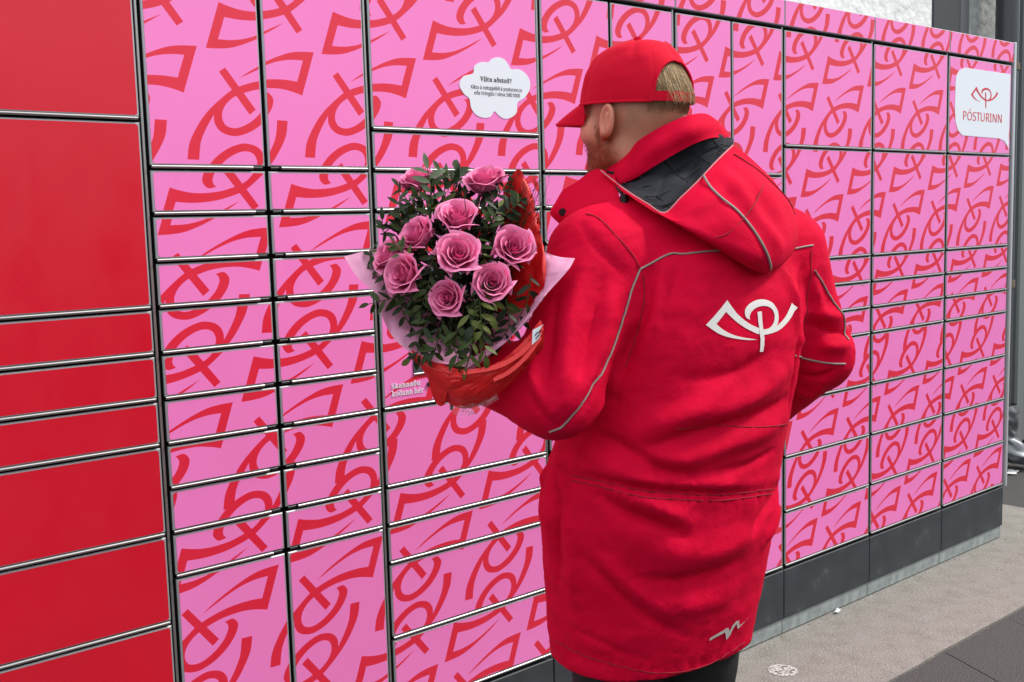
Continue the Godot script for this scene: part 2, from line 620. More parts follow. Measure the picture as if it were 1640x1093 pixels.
func build_ground() -> void:
	# street: one sheet to the horizon; the concrete strip the lockers stand on; slabs of the dark pavement
	var asphalt := mat(Color.WHITE, 0.85)
	asphalt.albedo_texture = noise_tex(0.11, 1024, 21, 5, false, 1, ramp([[0.0, lin(0.03, 0.029, 0.031)], [0.45, lin(0.062, 0.059, 0.061)], [0.62, lin(0.095, 0.091, 0.093)], [0.8, lin(0.17, 0.165, 0.165)], [1.0, lin(0.3, 0.29, 0.29)]]))
	asphalt.uv1_triplanar = true
	asphalt.uv1_world_triplanar = true
	asphalt.uv1_scale = Vector3(1.6, 1.6, 1.6)
	asphalt.normal_enabled = true
	asphalt.normal_texture = noise_tex(0.22, 1024, 22, 3, true, 5.0)
	M.asphalt = asphalt
	var t := Tri.new()
	t.face([Vector3(-400, -0.010, 400), Vector3(400, -0.010, 400), Vector3(400, -0.010, -400), Vector3(-400, -0.010, -400)])
	structure(put("street", t.mesh(), asphalt), "dark grey street surface")
	var conc := mat(Color.WHITE, 0.8)
	conc.albedo_texture = noise_tex(0.10, 1024, 31, 5, false, 1, ramp([[0.0, lin(0.17, 0.16, 0.145)], [0.35, lin(0.285, 0.27, 0.25)], [0.6, lin(0.315, 0.30, 0.28)], [0.75, lin(0.36, 0.345, 0.325)], [0.82, lin(0.46, 0.45, 0.43)], [0.9, lin(0.66, 0.65, 0.63)], [1.0, lin(0.7, 0.7, 0.68)]]))
	conc.detail_enabled = true
	conc.detail_blend_mode = BaseMaterial3D.BLEND_MODE_MUL
	conc.detail_albedo = noise_tex(0.008, 1024, 33, 6, false, 1, ramp([[0.0, Color(0.88, 0.87, 0.85)], [0.4, Color(0.95, 0.945, 0.94)], [1.0, Color(1, 1, 1)]]))
	conc.uv1_triplanar = true
	conc.uv1_world_triplanar = true
	conc.uv1_scale = Vector3(1.1, 1.1, 1.1)
	conc.normal_enabled = true
	conc.normal_texture = noise_tex(0.2, 1024, 34, 3, true, 3.0)
	M.concrete = conc
	t = Tri.new()
	# slab seen from above: built lying in xy, then laid down
	var edge := []
	var n := 60
	var nz := FastNoiseLite.new()
	nz.seed = 4
	nz.frequency = 1.3
	for k in n + 1:
		var x := lerpf(-1.0, 5.3, float(k) / n)
		edge.append(Vector2(x, -0.452 + 0.010 * nz.get_noise_1d(x)))
	edge.append(Vector2(5.30, 0.30))
	edge.append(Vector2(-1.0, 0.30))
	slab(t, edge, -0.04, 0.0)
	var pad := put("pavement", t.mesh(), conc)
	pad.rotation.x = -PI / 2
	structure(pad, "pale concrete strip that the lockers stand on")
	# slabs of the dark pavement in front of it, laid at a slant, with open joints
	var srng := RandomNumberGenerator.new()
	srng.seed = 3
	var dirs := [Vector2(cos(0.42), sin(0.42)), Vector2(-sin(0.42), cos(0.42))]
	var walk := put("dark_pavement", slab_bed(), asphalt)
	structure(walk, "dark stone pavement beside the concrete strip")
	for a in range(-8, 7):
		for b in range(-3, 3):
			var c0: Vector2 = Vector2(3.356, 0.463) + dirs[0] * (a * 0.411) + dirs[1] * (b * 0.90 - 0.30 - 0.1 * (a & 1))
			var sq := PackedVector2Array()
			for e in [[0.0016, 0.0016], [0.4094, 0.0016], [0.4094, 0.8984], [0.0016, 0.8984]]:
				sq.append(c0 + dirs[0] * e[0] + dirs[1] * e[1])
			var zone := PackedVector2Array([Vector2(0.2, 0.462), Vector2(5.6, 0.462), Vector2(5.6, 1.6), Vector2(0.2, 1.6)])
			for piece in Geometry2D.intersect_polygons(sq, zone):
				var poly := []
				for q in piece:
					poly.append(Vector2(q.x, -q.y))
				if Geometry2D.is_polygon_clockwise(PackedVector2Array(poly)):
					poly.reverse()
				var st := Tri.new()
				slab(st, poly, -0.012, -0.003 + srng.randf_range(-0.0015, 0.0015))
				var so := put("paving_slab", st.mesh(), asphalt, walk)
				so.rotation.x = -PI / 2
	# grit swept against the foot of the lockers and strewn over the concrete
	var grit := MultiMesh.new()
	grit.transform_format = MultiMesh.TRANSFORM_3D
	grit.use_colors = true
	var pebble := SphereMesh.new()
	pebble.radius = 0.5
	pebble.height = 0.7
	pebble.radial_segments = 6
	pebble.rings = 3
	grit.mesh = pebble
	grit.instance_count = 2600
	for k in 2600:
		var z := srng.randf_range(0.0, 0.46)
		if k % 3 == 0:
			z = 0.004 + 0.03 * pow(srng.randf(), 2.0)
		if k % 7 == 0:
			z = srng.randf_range(0.42, 0.47)
		var size := srng.randf_range(0.0014, 0.0036) * (1.6 if k % 23 == 0 else 1.0)
		grit.set_instance_transform(k, Transform3D(Basis(Vector3.UP, srng.randf() * TAU).scaled(Vector3(size, size * 0.7, size * srng.randf_range(0.7, 1.4))), Vector3(srng.randf_range(1.6, 5.25), size * 0.2, z)))
		grit.set_instance_color(k, [lin(0.6, 0.59, 0.57), lin(0.09, 0.08, 0.07), lin(0.32, 0.28, 0.23), lin(0.7, 0.7, 0.7)][k % 4].srgb_to_linear())
	var gi := MultiMeshInstance3D.new()
	gi.name = "grit"
	gi.multimesh = grit
	var gm := mat(Color.WHITE, 0.8)
	gm.vertex_color_use_as_albedo = true
	gi.material_override = gm
	gi.set_meta("kind", "stuff")
	gi.set_meta("label", "fine grit strewn over the pale concrete strip")
	gi.set_meta("category", "grit")
	add_child(gi)
	# a worn round patch of white paint on the concrete
	var pm := Tri.new()
	var pc := px_ground(1254, 1075, 0.0)
	var pn := FastNoiseLite.new()
	pn.seed = 15
	pn.frequency = 20.0
	for k in 420:
		var an := srng.randf() * TAU
		var rr := sqrt(srng.randf()) * 0.046
		var q := Vector2(cos(an) * rr, sin(an) * rr)
		if pn.get_noise_2d(q.x * 2.0, q.y * 2.0) < -0.12 and rr < 0.036:
			continue
		var rad := srng.randf_range(0.0018, 0.0046)
		var ps := []
		for e in 6:
			ps.append(Vector3(pc.x + q.x + cos(e * TAU / 6 + an) * rad * srng.randf_range(0.6, 1.2), 0.0018 + 0.0000012 * k, pc.z + q.y - sin(e * TAU / 6 + an) * rad))
		pm.face(ps)
	var mark := put("paint_mark", pm.mesh(), mat(lin(0.56, 0.55, 0.54), 0.8))
	mark.set_meta("label", "worn round white paint mark on the concrete by the parka hem")
	mark.set_meta("category", "paint mark")

func slab_bed() -> ArrayMesh:
	var t := Tri.new()
	t.face([Vector3(0.2, -0.0065, 1.6), Vector3(5.6, -0.0065, 1.6), Vector3(5.6, -0.0065, 0.458), Vector3(0.2, -0.0065, 0.458)])
	return t.mesh()

func build_background() -> void:
	# the building the lockers stand against
	var white := mat(Color.WHITE, 0.85)
	white.albedo_texture = noise_tex(0.015, 512, 61, 5, false, 1, ramp([[0.0, Color8(214, 216, 218)], [0.5, Color8(230, 231, 233)], [1.0, Color8(240, 241, 242)]]))
	white.uv1_triplanar = true
	white.uv1_world_triplanar = true
	white.uv1_scale = Vector3(1.2, 1.2, 1.2)
	white.normal_enabled = true
	white.normal_scale = 0.6
	white.normal_texture = noise_tex(0.02, 512, 62, 5, true, 6.0)
	var dark := mat(Color8(62, 64, 70), 0.7)
	var mid := mat(Color8(92, 95, 101), 0.75)
	var rough: StandardMaterial3D = white.duplicate()
	rough.albedo_texture = noise_tex(0.03, 512, 63, 5, false, 1, ramp([[0.0, Color8(112, 116, 116)], [0.25, Color8(146, 150, 150)], [0.7, Color8(160, 163, 163)], [1.0, Color8(176, 178, 178)]]))
	var b := thing("building", "rough white rendered building wall with dark grey pilaster behind the lockers", "building", Vector3.ZERO)
	var t := Tri.new()
	box(t, Vector3(-4.0, 0, -1.4), Vector3(5.50, 5.2, -0.78))
	put("rendered_wall", t.mesh(), white, b)
	t = Tri.new()
	box(t, Vector3(5.503, 0, -1.4), Vector3(5.79, 5.2, -0.772), 0.01)
	put("pilaster", t.mesh(), dark, b)
	t = Tri.new()
	box(t, Vector3(5.793, 0, -1.4), Vector3(5.90, 5.2, -0.775), 0.008)
	put("pilaster_side", t.mesh(), mid, b)
	t = Tri.new()
	box(t, Vector3(5.903, 0, -1.4), Vector3(6.27, 5.2, -0.780), 0.012)
	put("concrete_pier", t.mesh(), rough, b)
	t = Tri.new()
	box(t, Vector3(6.273, 0, -1.42), Vector3(6.62, 5.2, -0.84))
	put("door_jamb", t.mesh(), dark, b)
	var clad := mat(Color8(120, 125, 128), 0.6, 0.2)
	for k in 26:
		t = Tri.new()
		var x := 6.623 + k * 0.115
		box(t, Vector3(x, 0.02, -1.42), Vector3(x + 0.109, 5.2, -0.80 - 0.012 * (k % 2)), 0.012)
		put("cladding_board", t.mesh(), clad, b)
	# downpipe with its brackets and the foil wrapped elbow at the bottom
	var pipe := thing("downpipe", "dark round downpipe on the building just past the right end of the lockers", "pipe", Vector3(6.10, 0, -0.66))
	t = Tri.new()
	tube(t, [Vector3(0, 0.30, 0), Vector3(0, 2.0, 0), Vector3(0, 4.9, 0)], 0.062, 20)
	put("pipe", t.mesh(), mat(Color8(70, 73, 77), 0.4, 0.3), pipe)
	for y in [1.05, 2.25]:
		t = Tri.new()
		tube(t, [Vector3(0, y - 0.02, 0), Vector3(0, y + 0.02, 0)], 0.069, 20)
		box(t, Vector3(-0.02, y - 0.018, -0.14), Vector3(0.02, y + 0.018, -0.05))
		box(t, Vector3(-0.085, y - 0.012, 0.0), Vector3(-0.06, y + 0.012, 0.03))
		put("bracket", t.mesh(), mat(Color8(104, 92, 76), 0.8), pipe)
	t = Tri.new()
	var nz := FastNoiseLite.new()
	nz.seed = 8
	nz.frequency = 9.0
	var ring := 26
	var path := crom([Vector3(0, 0.36, 0), Vector3(0, 0.26, 0.0), Vector3(0.01, 0.17, 0.03), Vector3(0.03, 0.09, 0.08), Vector3(0.05, 0.03, 0.11)], 5)
	for i in path.size():
		for j in ring + 1:
			var a := TAU * j / ring
			var r := 0.085 + 0.018 * sin(i * 0.5)
			var p: Vector3 = path[i] + Vector3(cos(a), 0.25 * sin(a * 2.0) * 0.1, sin(a)) * r
			p += (Vector3(cos(a), 0, sin(a))) * 0.035 * nz.get_noise_3d(p.x * 1.5, p.y * 2.0, p.z * 1.5)
			p.y = maxf(p.y, -0.024)
			t.add(p, Vector3.ZERO, Vector2(j, i))
	for i in path.size() - 1:
		for j in ring:
			var q := i * (ring + 1) + j
			t.tri(q, q + ring + 1, q + 1)
			t.tri(q + 1, q + ring + 1, q + ring + 2)
	t.smooth()
	put("foil_elbow", t.mesh(), mat(Color8(112, 116, 122), 0.4, 0.5), pipe)
	# litter and marks on the ground
	litter("paper_scrap", "larger white paper scrap lying on the dark ground near the foil pipe end", "litter", px_ground(1622, 758, -0.008), 0.11, 0.05, 0.3)
	litter("paper_scrap", "small white scrap lying against the galvanised foot of the lockers", "litter", px_ground(1342, 981, 0.003), 0.040, 0.016, 0.35)
	# wall out of view behind the camera, placed to darken the lower doors and jacket
	t = Tri.new()
	box(t, Vector3(-9, -0.01, 4.3), Vector3(12, 1.9, 4.7))
	var w := put("unseen_wall", t.mesh(), mat(lin(0.16, 0.16, 0.16), 0.9))
	w.set_meta("label", "unseen low grey wall behind the camera, darkening the lower locker doors")
	w.set_meta("category", "wall")

func litter(called: String, label: String, cat: String, at: Vector3, w: float, d: float, turn: float) -> void:
	var t := Tri.new()
	var top := []
	for i in 4:
		var r := []
		for j in 5:
			r.append(Vector3((j / 4.0 - 0.5) * w * (1.0 + 0.2 * sin(i * 2.0)), 0.003 + 0.006 * absf(sin(i * 1.7 + j * 2.1)), (i / 3.0 - 0.5) * d * (1.0 + 0.25 * cos(j * 1.9))))
		top.append(r)
	sheet(t, top)
	t.smooth()
	var o := put(called, t.mesh(), mat(Color8(226, 228, 232), 0.7))
	o.position = at
	o.rotation.y = turn
	o.set_meta("label", label)
	o.set_meta("category", cat)
	o.set_meta("group", "scraps of paper on the ground")

# ---------------------------------------------------------------- distance fields and their surface
func smin(a: float, b: float, k: float) -> float:
	var h := maxf(k - absf(a - b), 0.0) / k
	return minf(a, b) - h * h * k * 0.25

func cap_d(p: Vector3, a: Vector3, b: Vector3, ra: float, rb: float) -> float:
	var ab := b - a
	var t := clampf((p - a).dot(ab) / ab.length_squared(), 0.0, 1.0)
	return (p - a - ab * t).length() - lerpf(ra, rb, t)

func ell_d(p: Vector3, c: Vector3, r: Vector3) -> float:
	var q := p - c
	var k0 := (q / r).length()
	var k1 := (q / (r * r)).length()
	return k0 * (k0 - 1.0) / maxf(k1, 1e-6)

# surface nets: one vertex in every cell the surface crosses, one quad round every crossed edge
func nets(t: Tri, f: Callable, lo: Vector3, hi: Vector3, h: float) -> void:
	var c := 4
	var nx := int(ceil((hi.x - lo.x) / (h * c))) * c + 1
	var ny := int(ceil((hi.y - lo.y) / (h * c))) * c + 1
	var nz := int(ceil((hi.z - lo.z) / (h * c))) * c + 1
	var g := PackedFloat32Array()
	g.resize(nx * ny * nz)
	g.fill(1e9)
	var sy := nx
	var sz := nx * ny
	var reach := h * c * 1.25
	var cells := PackedInt32Array()
	for z in range(0, nz - 1, c):
		for y in range(0, ny - 1, c):
			for x in range(0, nx - 1, c):
				var d: float = f.call(lo + Vector3(x + c * 0.5, y + c * 0.5, z + c * 0.5) * h)
				if absf(d) < reach:
					for zz in range(z, z + c + 1):
						for yy in range(y, y + c + 1):
							var at := zz * sz + yy * sy + x
							for xx in range(x, x + c + 1):
								if g[at] > 1e8:
									g[at] = f.call(lo + Vector3(xx, yy, zz) * h)
								at += 1
					for zz in range(z, z + c):
						for yy in range(y, y + c):
							for xx in range(x, x + c):
								cells.append(zz * sz + yy * sy + xx)
	var vert := PackedInt32Array()
	vert.resize(g.size())
	vert.fill(-1)
	var corner := [0, 1, sy, sy + 1, sz, sz + 1, sz + sy, sz + sy + 1]
	var offs := [Vector3(0, 0, 0), Vector3(1, 0, 0), Vector3(0, 1, 0), Vector3(1, 1, 0), Vector3(0, 0, 1), Vector3(1, 0, 1), Vector3(0, 1, 1), Vector3(1, 1, 1)]
	var edges := [0, 1, 0, 2, 0, 4, 1, 3, 1, 5, 2, 3, 2, 6, 3, 7, 4, 5, 4, 6, 5, 7, 6, 7]
	var kept := PackedInt32Array()
	var vals := PackedFloat32Array()
	vals.resize(8)
	for at in cells:
		var neg := 0
		for k in 8:
			var d := g[at + corner[k]]
			vals[k] = d
			if d < 0.0:
				neg += 1
		if neg == 0 or neg == 8:
			continue
		var s := Vector3.ZERO
		var m := 0
		for e in range(0, 24, 2):
			var a: int = edges[e]
			var b: int = edges[e + 1]
			if (vals[a] < 0.0) != (vals[b] < 0.0):
				s += offs[a].lerp(offs[b], vals[a] / (vals[a] - vals[b]))
				m += 1
		var x := at % sy
		var y := (at / sy) % ny
		var z := at / sz
		vert[at] = t.add(lo + (Vector3(x, y, z) + s / m) * h)
		kept.append(at)
	for at in kept:
		var inside := g[at] < 0.0
		# the three edges that leave this cell's first corner
		for axis in 3:
			var step: int = [1, sy, sz][axis]
			var q := g[at + step]
			if (q < 0.0) == inside:
				continue
			var u: int = [sy, sz, 1][axis]
			var w: int = [sz, 1, sy][axis]
			if at - u - w < 0:
				continue
			var a := vert[at]
			var b := vert[at - u]
			var d := vert[at - u - w]
			var e := vert[at - w]
			if a < 0 or b < 0 or d < 0 or e < 0:
				continue
			if inside:
				t.tri(a, d, b)
				t.tri(a, e, d)
			else:
				t.tri(a, b, d)
				t.tri(a, d, e)

# a smooth sheet through a grid of control points (rows of equal length); returns rows of points
func sheet_points(rows: Array, su: int, sv: int) -> Array:
	var wide := []
	for r in rows:
		wide.append(crom(r, sv))
	var out := []
	for j in wide[0].size():
		var colm := []
		for r in wide:
			colm.append(r[j])
		out.append(crom(colm, su))
	var res := []
	for i in out[0].size():
		var r := []
		for j in out.size():
			r.append(out[j][i])
		res.append(r)
	return res

func sheet(t: Tri, pts: Array, flip := false) -> void:
	var s := t.v.size()
	var w: int = pts[0].size()
	for i in pts.size():
		for j in w:
			t.add(pts[i][j], Vector3.ZERO, Vector2(float(j) / (w - 1), float(i) / (pts.size() - 1)))
	for i in pts.size() - 1:
		for j in w - 1:
			var a := s + i * w + j
			if flip:
				t.tri(a, a + w, a + 1)
				t.tri(a + 1, a + w, a + w + 1)
			else:
				t.tri(a, a + 1, a + w)
				t.tri(a + 1, a + w + 1, a + w)

# ---------------------------------------------------------------- the person
# Own frame: x to the right hand, y up, z towards the back; the node turns it to face the lockers.
var who: Transform3D            # from the person's frame to the world
var torso := []                 # [y, centre x, centre z, half width, half depth]
var torso_t := PackedFloat32Array()
const T_LO := 0.60
const T_STEP := 0.02
var folds := []
var wrinkle: FastNoiseLite
var crumple: FastNoiseLite
const ARM := {
	"l_sh": Vector3(-0.205, 1.402, 0.010), "l_el": Vector3(-0.315, 1.185, 0.050), "l_wr": Vector3(-0.385, 1.222, -0.130),
	"r_sh": Vector3(0.212, 1.395, 0.015), "r_el": Vector3(0.292, 1.200, 0.030), "r_wr": Vector3(0.270, 1.055, -0.130)}

func own(p: Vector3) -> Vector3:
	return who.affine_inverse() * p

func pown(x: float, y: float, depth: float) -> Vector3:
	return own(px(x, y, depth))

func torso_table() -> void:
	var rows := [
		[0.60, -0.040, -0.075, 0.196, 0.142], [0.66, -0.040, -0.072, 0.202, 0.147], [0.75, -0.040, -0.062, 0.214, 0.156], [0.85, -0.040, -0.050, 0.225, 0.162],
		[0.95, -0.040, -0.040, 0.232, 0.166], [1.05, -0.028, -0.025, 0.224, 0.162], [1.15, -0.008, -0.008, 0.215, 0.156],
		[1.25, 0.002, 0.006, 0.214, 0.154], [1.33, 0.006, 0.010, 0.208, 0.146], [1.40, 0.008, 0.006, 0.180, 0.128],
		[1.46, 0.010, -0.005, 0.135, 0.108], [1.51, 0.012, -0.020, 0.095, 0.090], [1.56, 0.015, -0.030, 0.07, 0.07], [1.62, 0.015, -0.03, 0.05, 0.05]]
	var k := 0
	for s in 52:
		var y := T_LO + T_STEP * s
		while k < rows.size() - 2 and rows[k + 1][0] < y:
			k += 1
		var f := clampf((y - rows[k][0]) / (rows[k + 1][0] - rows[k][0]), 0.0, 1.0)
		for c in range(1, 5):
			torso_t.append(lerpf(rows[k][c], rows[k + 1][c], f))

func torso_d(p: Vector3, grow := 0.0) -> float:
	var s := clampf((p.y - T_LO) / T_STEP, 0.0, 49.99)
	var i := int(s)
	var f := s - i
	i *= 4
	var cx := lerpf(torso_t[i], torso_t[i + 4], f)
	var cz := lerpf(torso_t[i + 1], torso_t[i + 5], f)
	var a := lerpf(torso_t[i + 2], torso_t[i + 6], f) + grow
	var b := lerpf(torso_t[i + 3], torso_t[i + 7], f) + grow
	var x := absf(p.x - cx) / a
	var z := absf(p.z - cz) / b
	var k := pow(pow(x, 2.4) + pow(z, 2.4), 1.0 / 2.4)
	var l := sqrt(x * x + z * z)
	return (k - 1.0) * l / maxf(sqrt(x * x / (a * a) + z * z / (b * b)), 0.5)

func jacket_d(p: Vector3) -> float:
	var d := maxf(torso_d(p), p.y - 1.50)
	# yoke and shoulders
	d = smin(d, cap_d(p, Vector3(-0.05, 1.475, 0.0), Vector3(-0.185, 1.415, 0.012), 0.065, 0.074), 0.05)
	d = smin(d, cap_d(p, Vector3(0.06, 1.475, 0.0), Vector3(0.205, 1.405, 0.015), 0.065, 0.072), 0.05)
	# sleeves
	var l := smin(cap_d(p, ARM.l_sh, ARM.l_el, 0.086, 0.072), cap_d(p, ARM.l_el, ARM.l_wr, 0.070, 0.056), 0.03)
	var r := smin(cap_d(p, ARM.r_sh, ARM.r_el, 0.078, 0.062), cap_d(p, ARM.r_el, ARM.r_wr, 0.062, 0.054), 0.03)
	d = smin(d, minf(l, r), 0.035)
	return maxf(d, 0.655 + 0.02 * p.x - p.y)

func normal_of(f: Callable, p: Vector3) -> Vector3:
	var e := 0.004
	var d: float = f.call(p)
	return Vector3(f.call(p + Vector3(e, 0, 0)) - d, f.call(p + Vector3(0, e, 0)) - d, f.call(p + Vector3(0, 0, e)) - d).normalized()

func hit(x: float, y: float, f: Callable, near := 1.5) -> Vector3:      # where the line of sight through a picture point meets a field, own frame
	var a := pown(x, y, near)
	var dir := (pown(x, y, near + 1.0) - a).normalized()
	var t := 0.0
	var best := 1e9
	var best_p := a
	for k in 90:
		var p := a + dir * t
		var d: float = f.call(p)
		if d < best:
			best = d
			best_p = p
		if d < 0.0006:
			return p
		t += maxf(d * 0.7, 0.0008)
		if t > 1.2:
			break
	return best_p

func fold(pts: Array, amp: float, width: float) -> void:
	var ps := []
	for q in pts:
		ps.append(hit(q[0], q[1], jacket_d))
	ps = crom(ps, 3)
	var bb := AABB(ps[0], Vector3.ZERO)
	for p in ps:
		bb = bb.expand(p)
	folds.append({"p": ps, "a": amp * 1.65, "w": width, "bb": bb.grow(width * 2.6)})

func disp(p: Vector3) -> float:
	var s := 0.0
	for f in folds:
		if not f.bb.has_point(p):
			continue
		var ps: Array = f.p
		var best := 1e9
		var along := 0.0
		for k in ps.size() - 1:
			var a: Vector3 = ps[k]
			var ab: Vector3 = ps[k + 1] - a
			var t := clampf((p - a).dot(ab) / maxf(ab.length_squared(), 1e-9), 0.0, 1.0)
			var d := (p - a - ab * t).length_squared()
			if d < best:
				best = d
				along = (k + t) / (ps.size() - 1)
		var w: float = f.w
		s += f.a * (exp(-best / (w * w)) if f.a > 0.0 else pow(1.0 + best / (0.45 * w * w), -1.6)) * sqrt(maxf(0.0, sin(PI * clampf(along, 0.04, 0.96))))
	s += 0.0024 * (pow(1.0 - absf(crumple.get_noise_3d(p.x * 70, p.y * 120, p.z * 70)), 3.0) - 0.5)
	s += 0.0020 * wrinkle.get_noise_3d(p.x * 60, p.y * 130, p.z * 60) + 0.0032 * wrinkle.get_noise_3d(p.x * 26 + 50, p.y * 34, p.z * 26)
	return s

func on_jacket(x: float, y: float, out := 0.0) -> Vector3:
	var p := hit(x, y, jacket_d)
	var n := normal_of(jacket_d, p)
	return p + n * (disp(p) + out)

func strip(t: Tri, pts: Array, r: float, out := 0.0, sub := 7) -> void:    # a cord laid on the jacket along picture points
	var qs := []
	for q in pts:
		qs.append(Vector2(q[0], q[1]))
	var ps := []
	for q in crom(qs, sub):
		ps.append(on_jacket(q.x, q.y, out))
	tube(t, ps, r, 6)

func build_person() -> void:
	who = Transform3D(Basis(Vector3.UP, deg_to_rad(-12.0)), Vector3(1.528, 0, 0.908))
	var o := thing("person", "man in a red hooded parka and red cap, seen from behind, holding a rose bouquet", "person", who.origin)
	o.rotation.y = deg_to_rad(-12.0)
	torso_table()
	wrinkle = FastNoiseLite.new()
	wrinkle.seed = 12
	wrinkle.frequency = 0.1
	wrinkle.fractal_octaves = 3
	crumple = FastNoiseLite.new()
	crumple.seed = 91
	crumple.frequency = 0.06
	crumple.fractal_octaves = 2
	crumple.domain_warp_enabled = true
	crumple.domain_warp_amplitude = 6.0
	crumple.domain_warp_frequency = 0.08

	var cn := FastNoiseLite.new()
	cn.seed = 41
	cn.frequency = 0.006
	cn.fractal_type = FastNoiseLite.FRACTAL_RIDGED
	cn.fractal_octaves = 5
	cn.fractal_gain = 0.55
	cn.domain_warp_enabled = true
	cn.domain_warp_amplitude = 60.0
	cn.domain_warp_frequency = 0.006
	var creased := NoiseTexture2D.new()
	creased.width = 1024
	creased.height = 1024
	creased.seamless = true
	creased.noise = cn
	creased.as_normal_map = true
	creased.bump_strength = 7.0
	M.cloth = mat(Color.WHITE, 0.8)
	M.cloth.albedo_texture = noise_tex(0.01, 512, 44, 5, false, 1, ramp([[0.0, Color8(192, 0, 46)], [0.45, Color8(210, 2, 52)], [1.0, Color8(222, 6, 58)]]))
	M.cloth.normal_enabled = true
	M.cloth.normal_texture = creased
	M.cloth.normal_scale = 0.4
	M.cloth.uv1_triplanar = true
	M.cloth.uv1_scale = Vector3(2.6, 2.6, 2.6)
	M.cloth.metallic_specular = 0.22
	M.piping = mat(Color8(142, 136, 134), 0.5)
	M.stitch = mat(Color8(150, 0, 36), 0.8)
	M.lining = mat(Color8(44, 46, 53), 0.75)
	M.lining.metallic_specular = 0.25
	M.trouser = mat(Color8(26, 27, 30), 0.8)
	M.print_white = mat(Color8(236, 232, 232), 0.5)
	M.reflect = mat(Color8(196, 190, 190), 0.4)

	jacket_folds()
	var t := Tri.new()
	nets(t, jacket_d, Vector3(-0.47, 0.63, -0.36), Vector3(0.47, 1.56, 0.26), 0.0062)
	t.smooth()
	for k in t.v.size():
		t.v[k] += t.n[k] * disp(t.v[k])
	t.smooth()
	var jacket := put("jacket", t.mesh(), M.cloth, o)
	jacket_trim(jacket)
	head(o)
	collar_and_hood(o)
	legs(o)

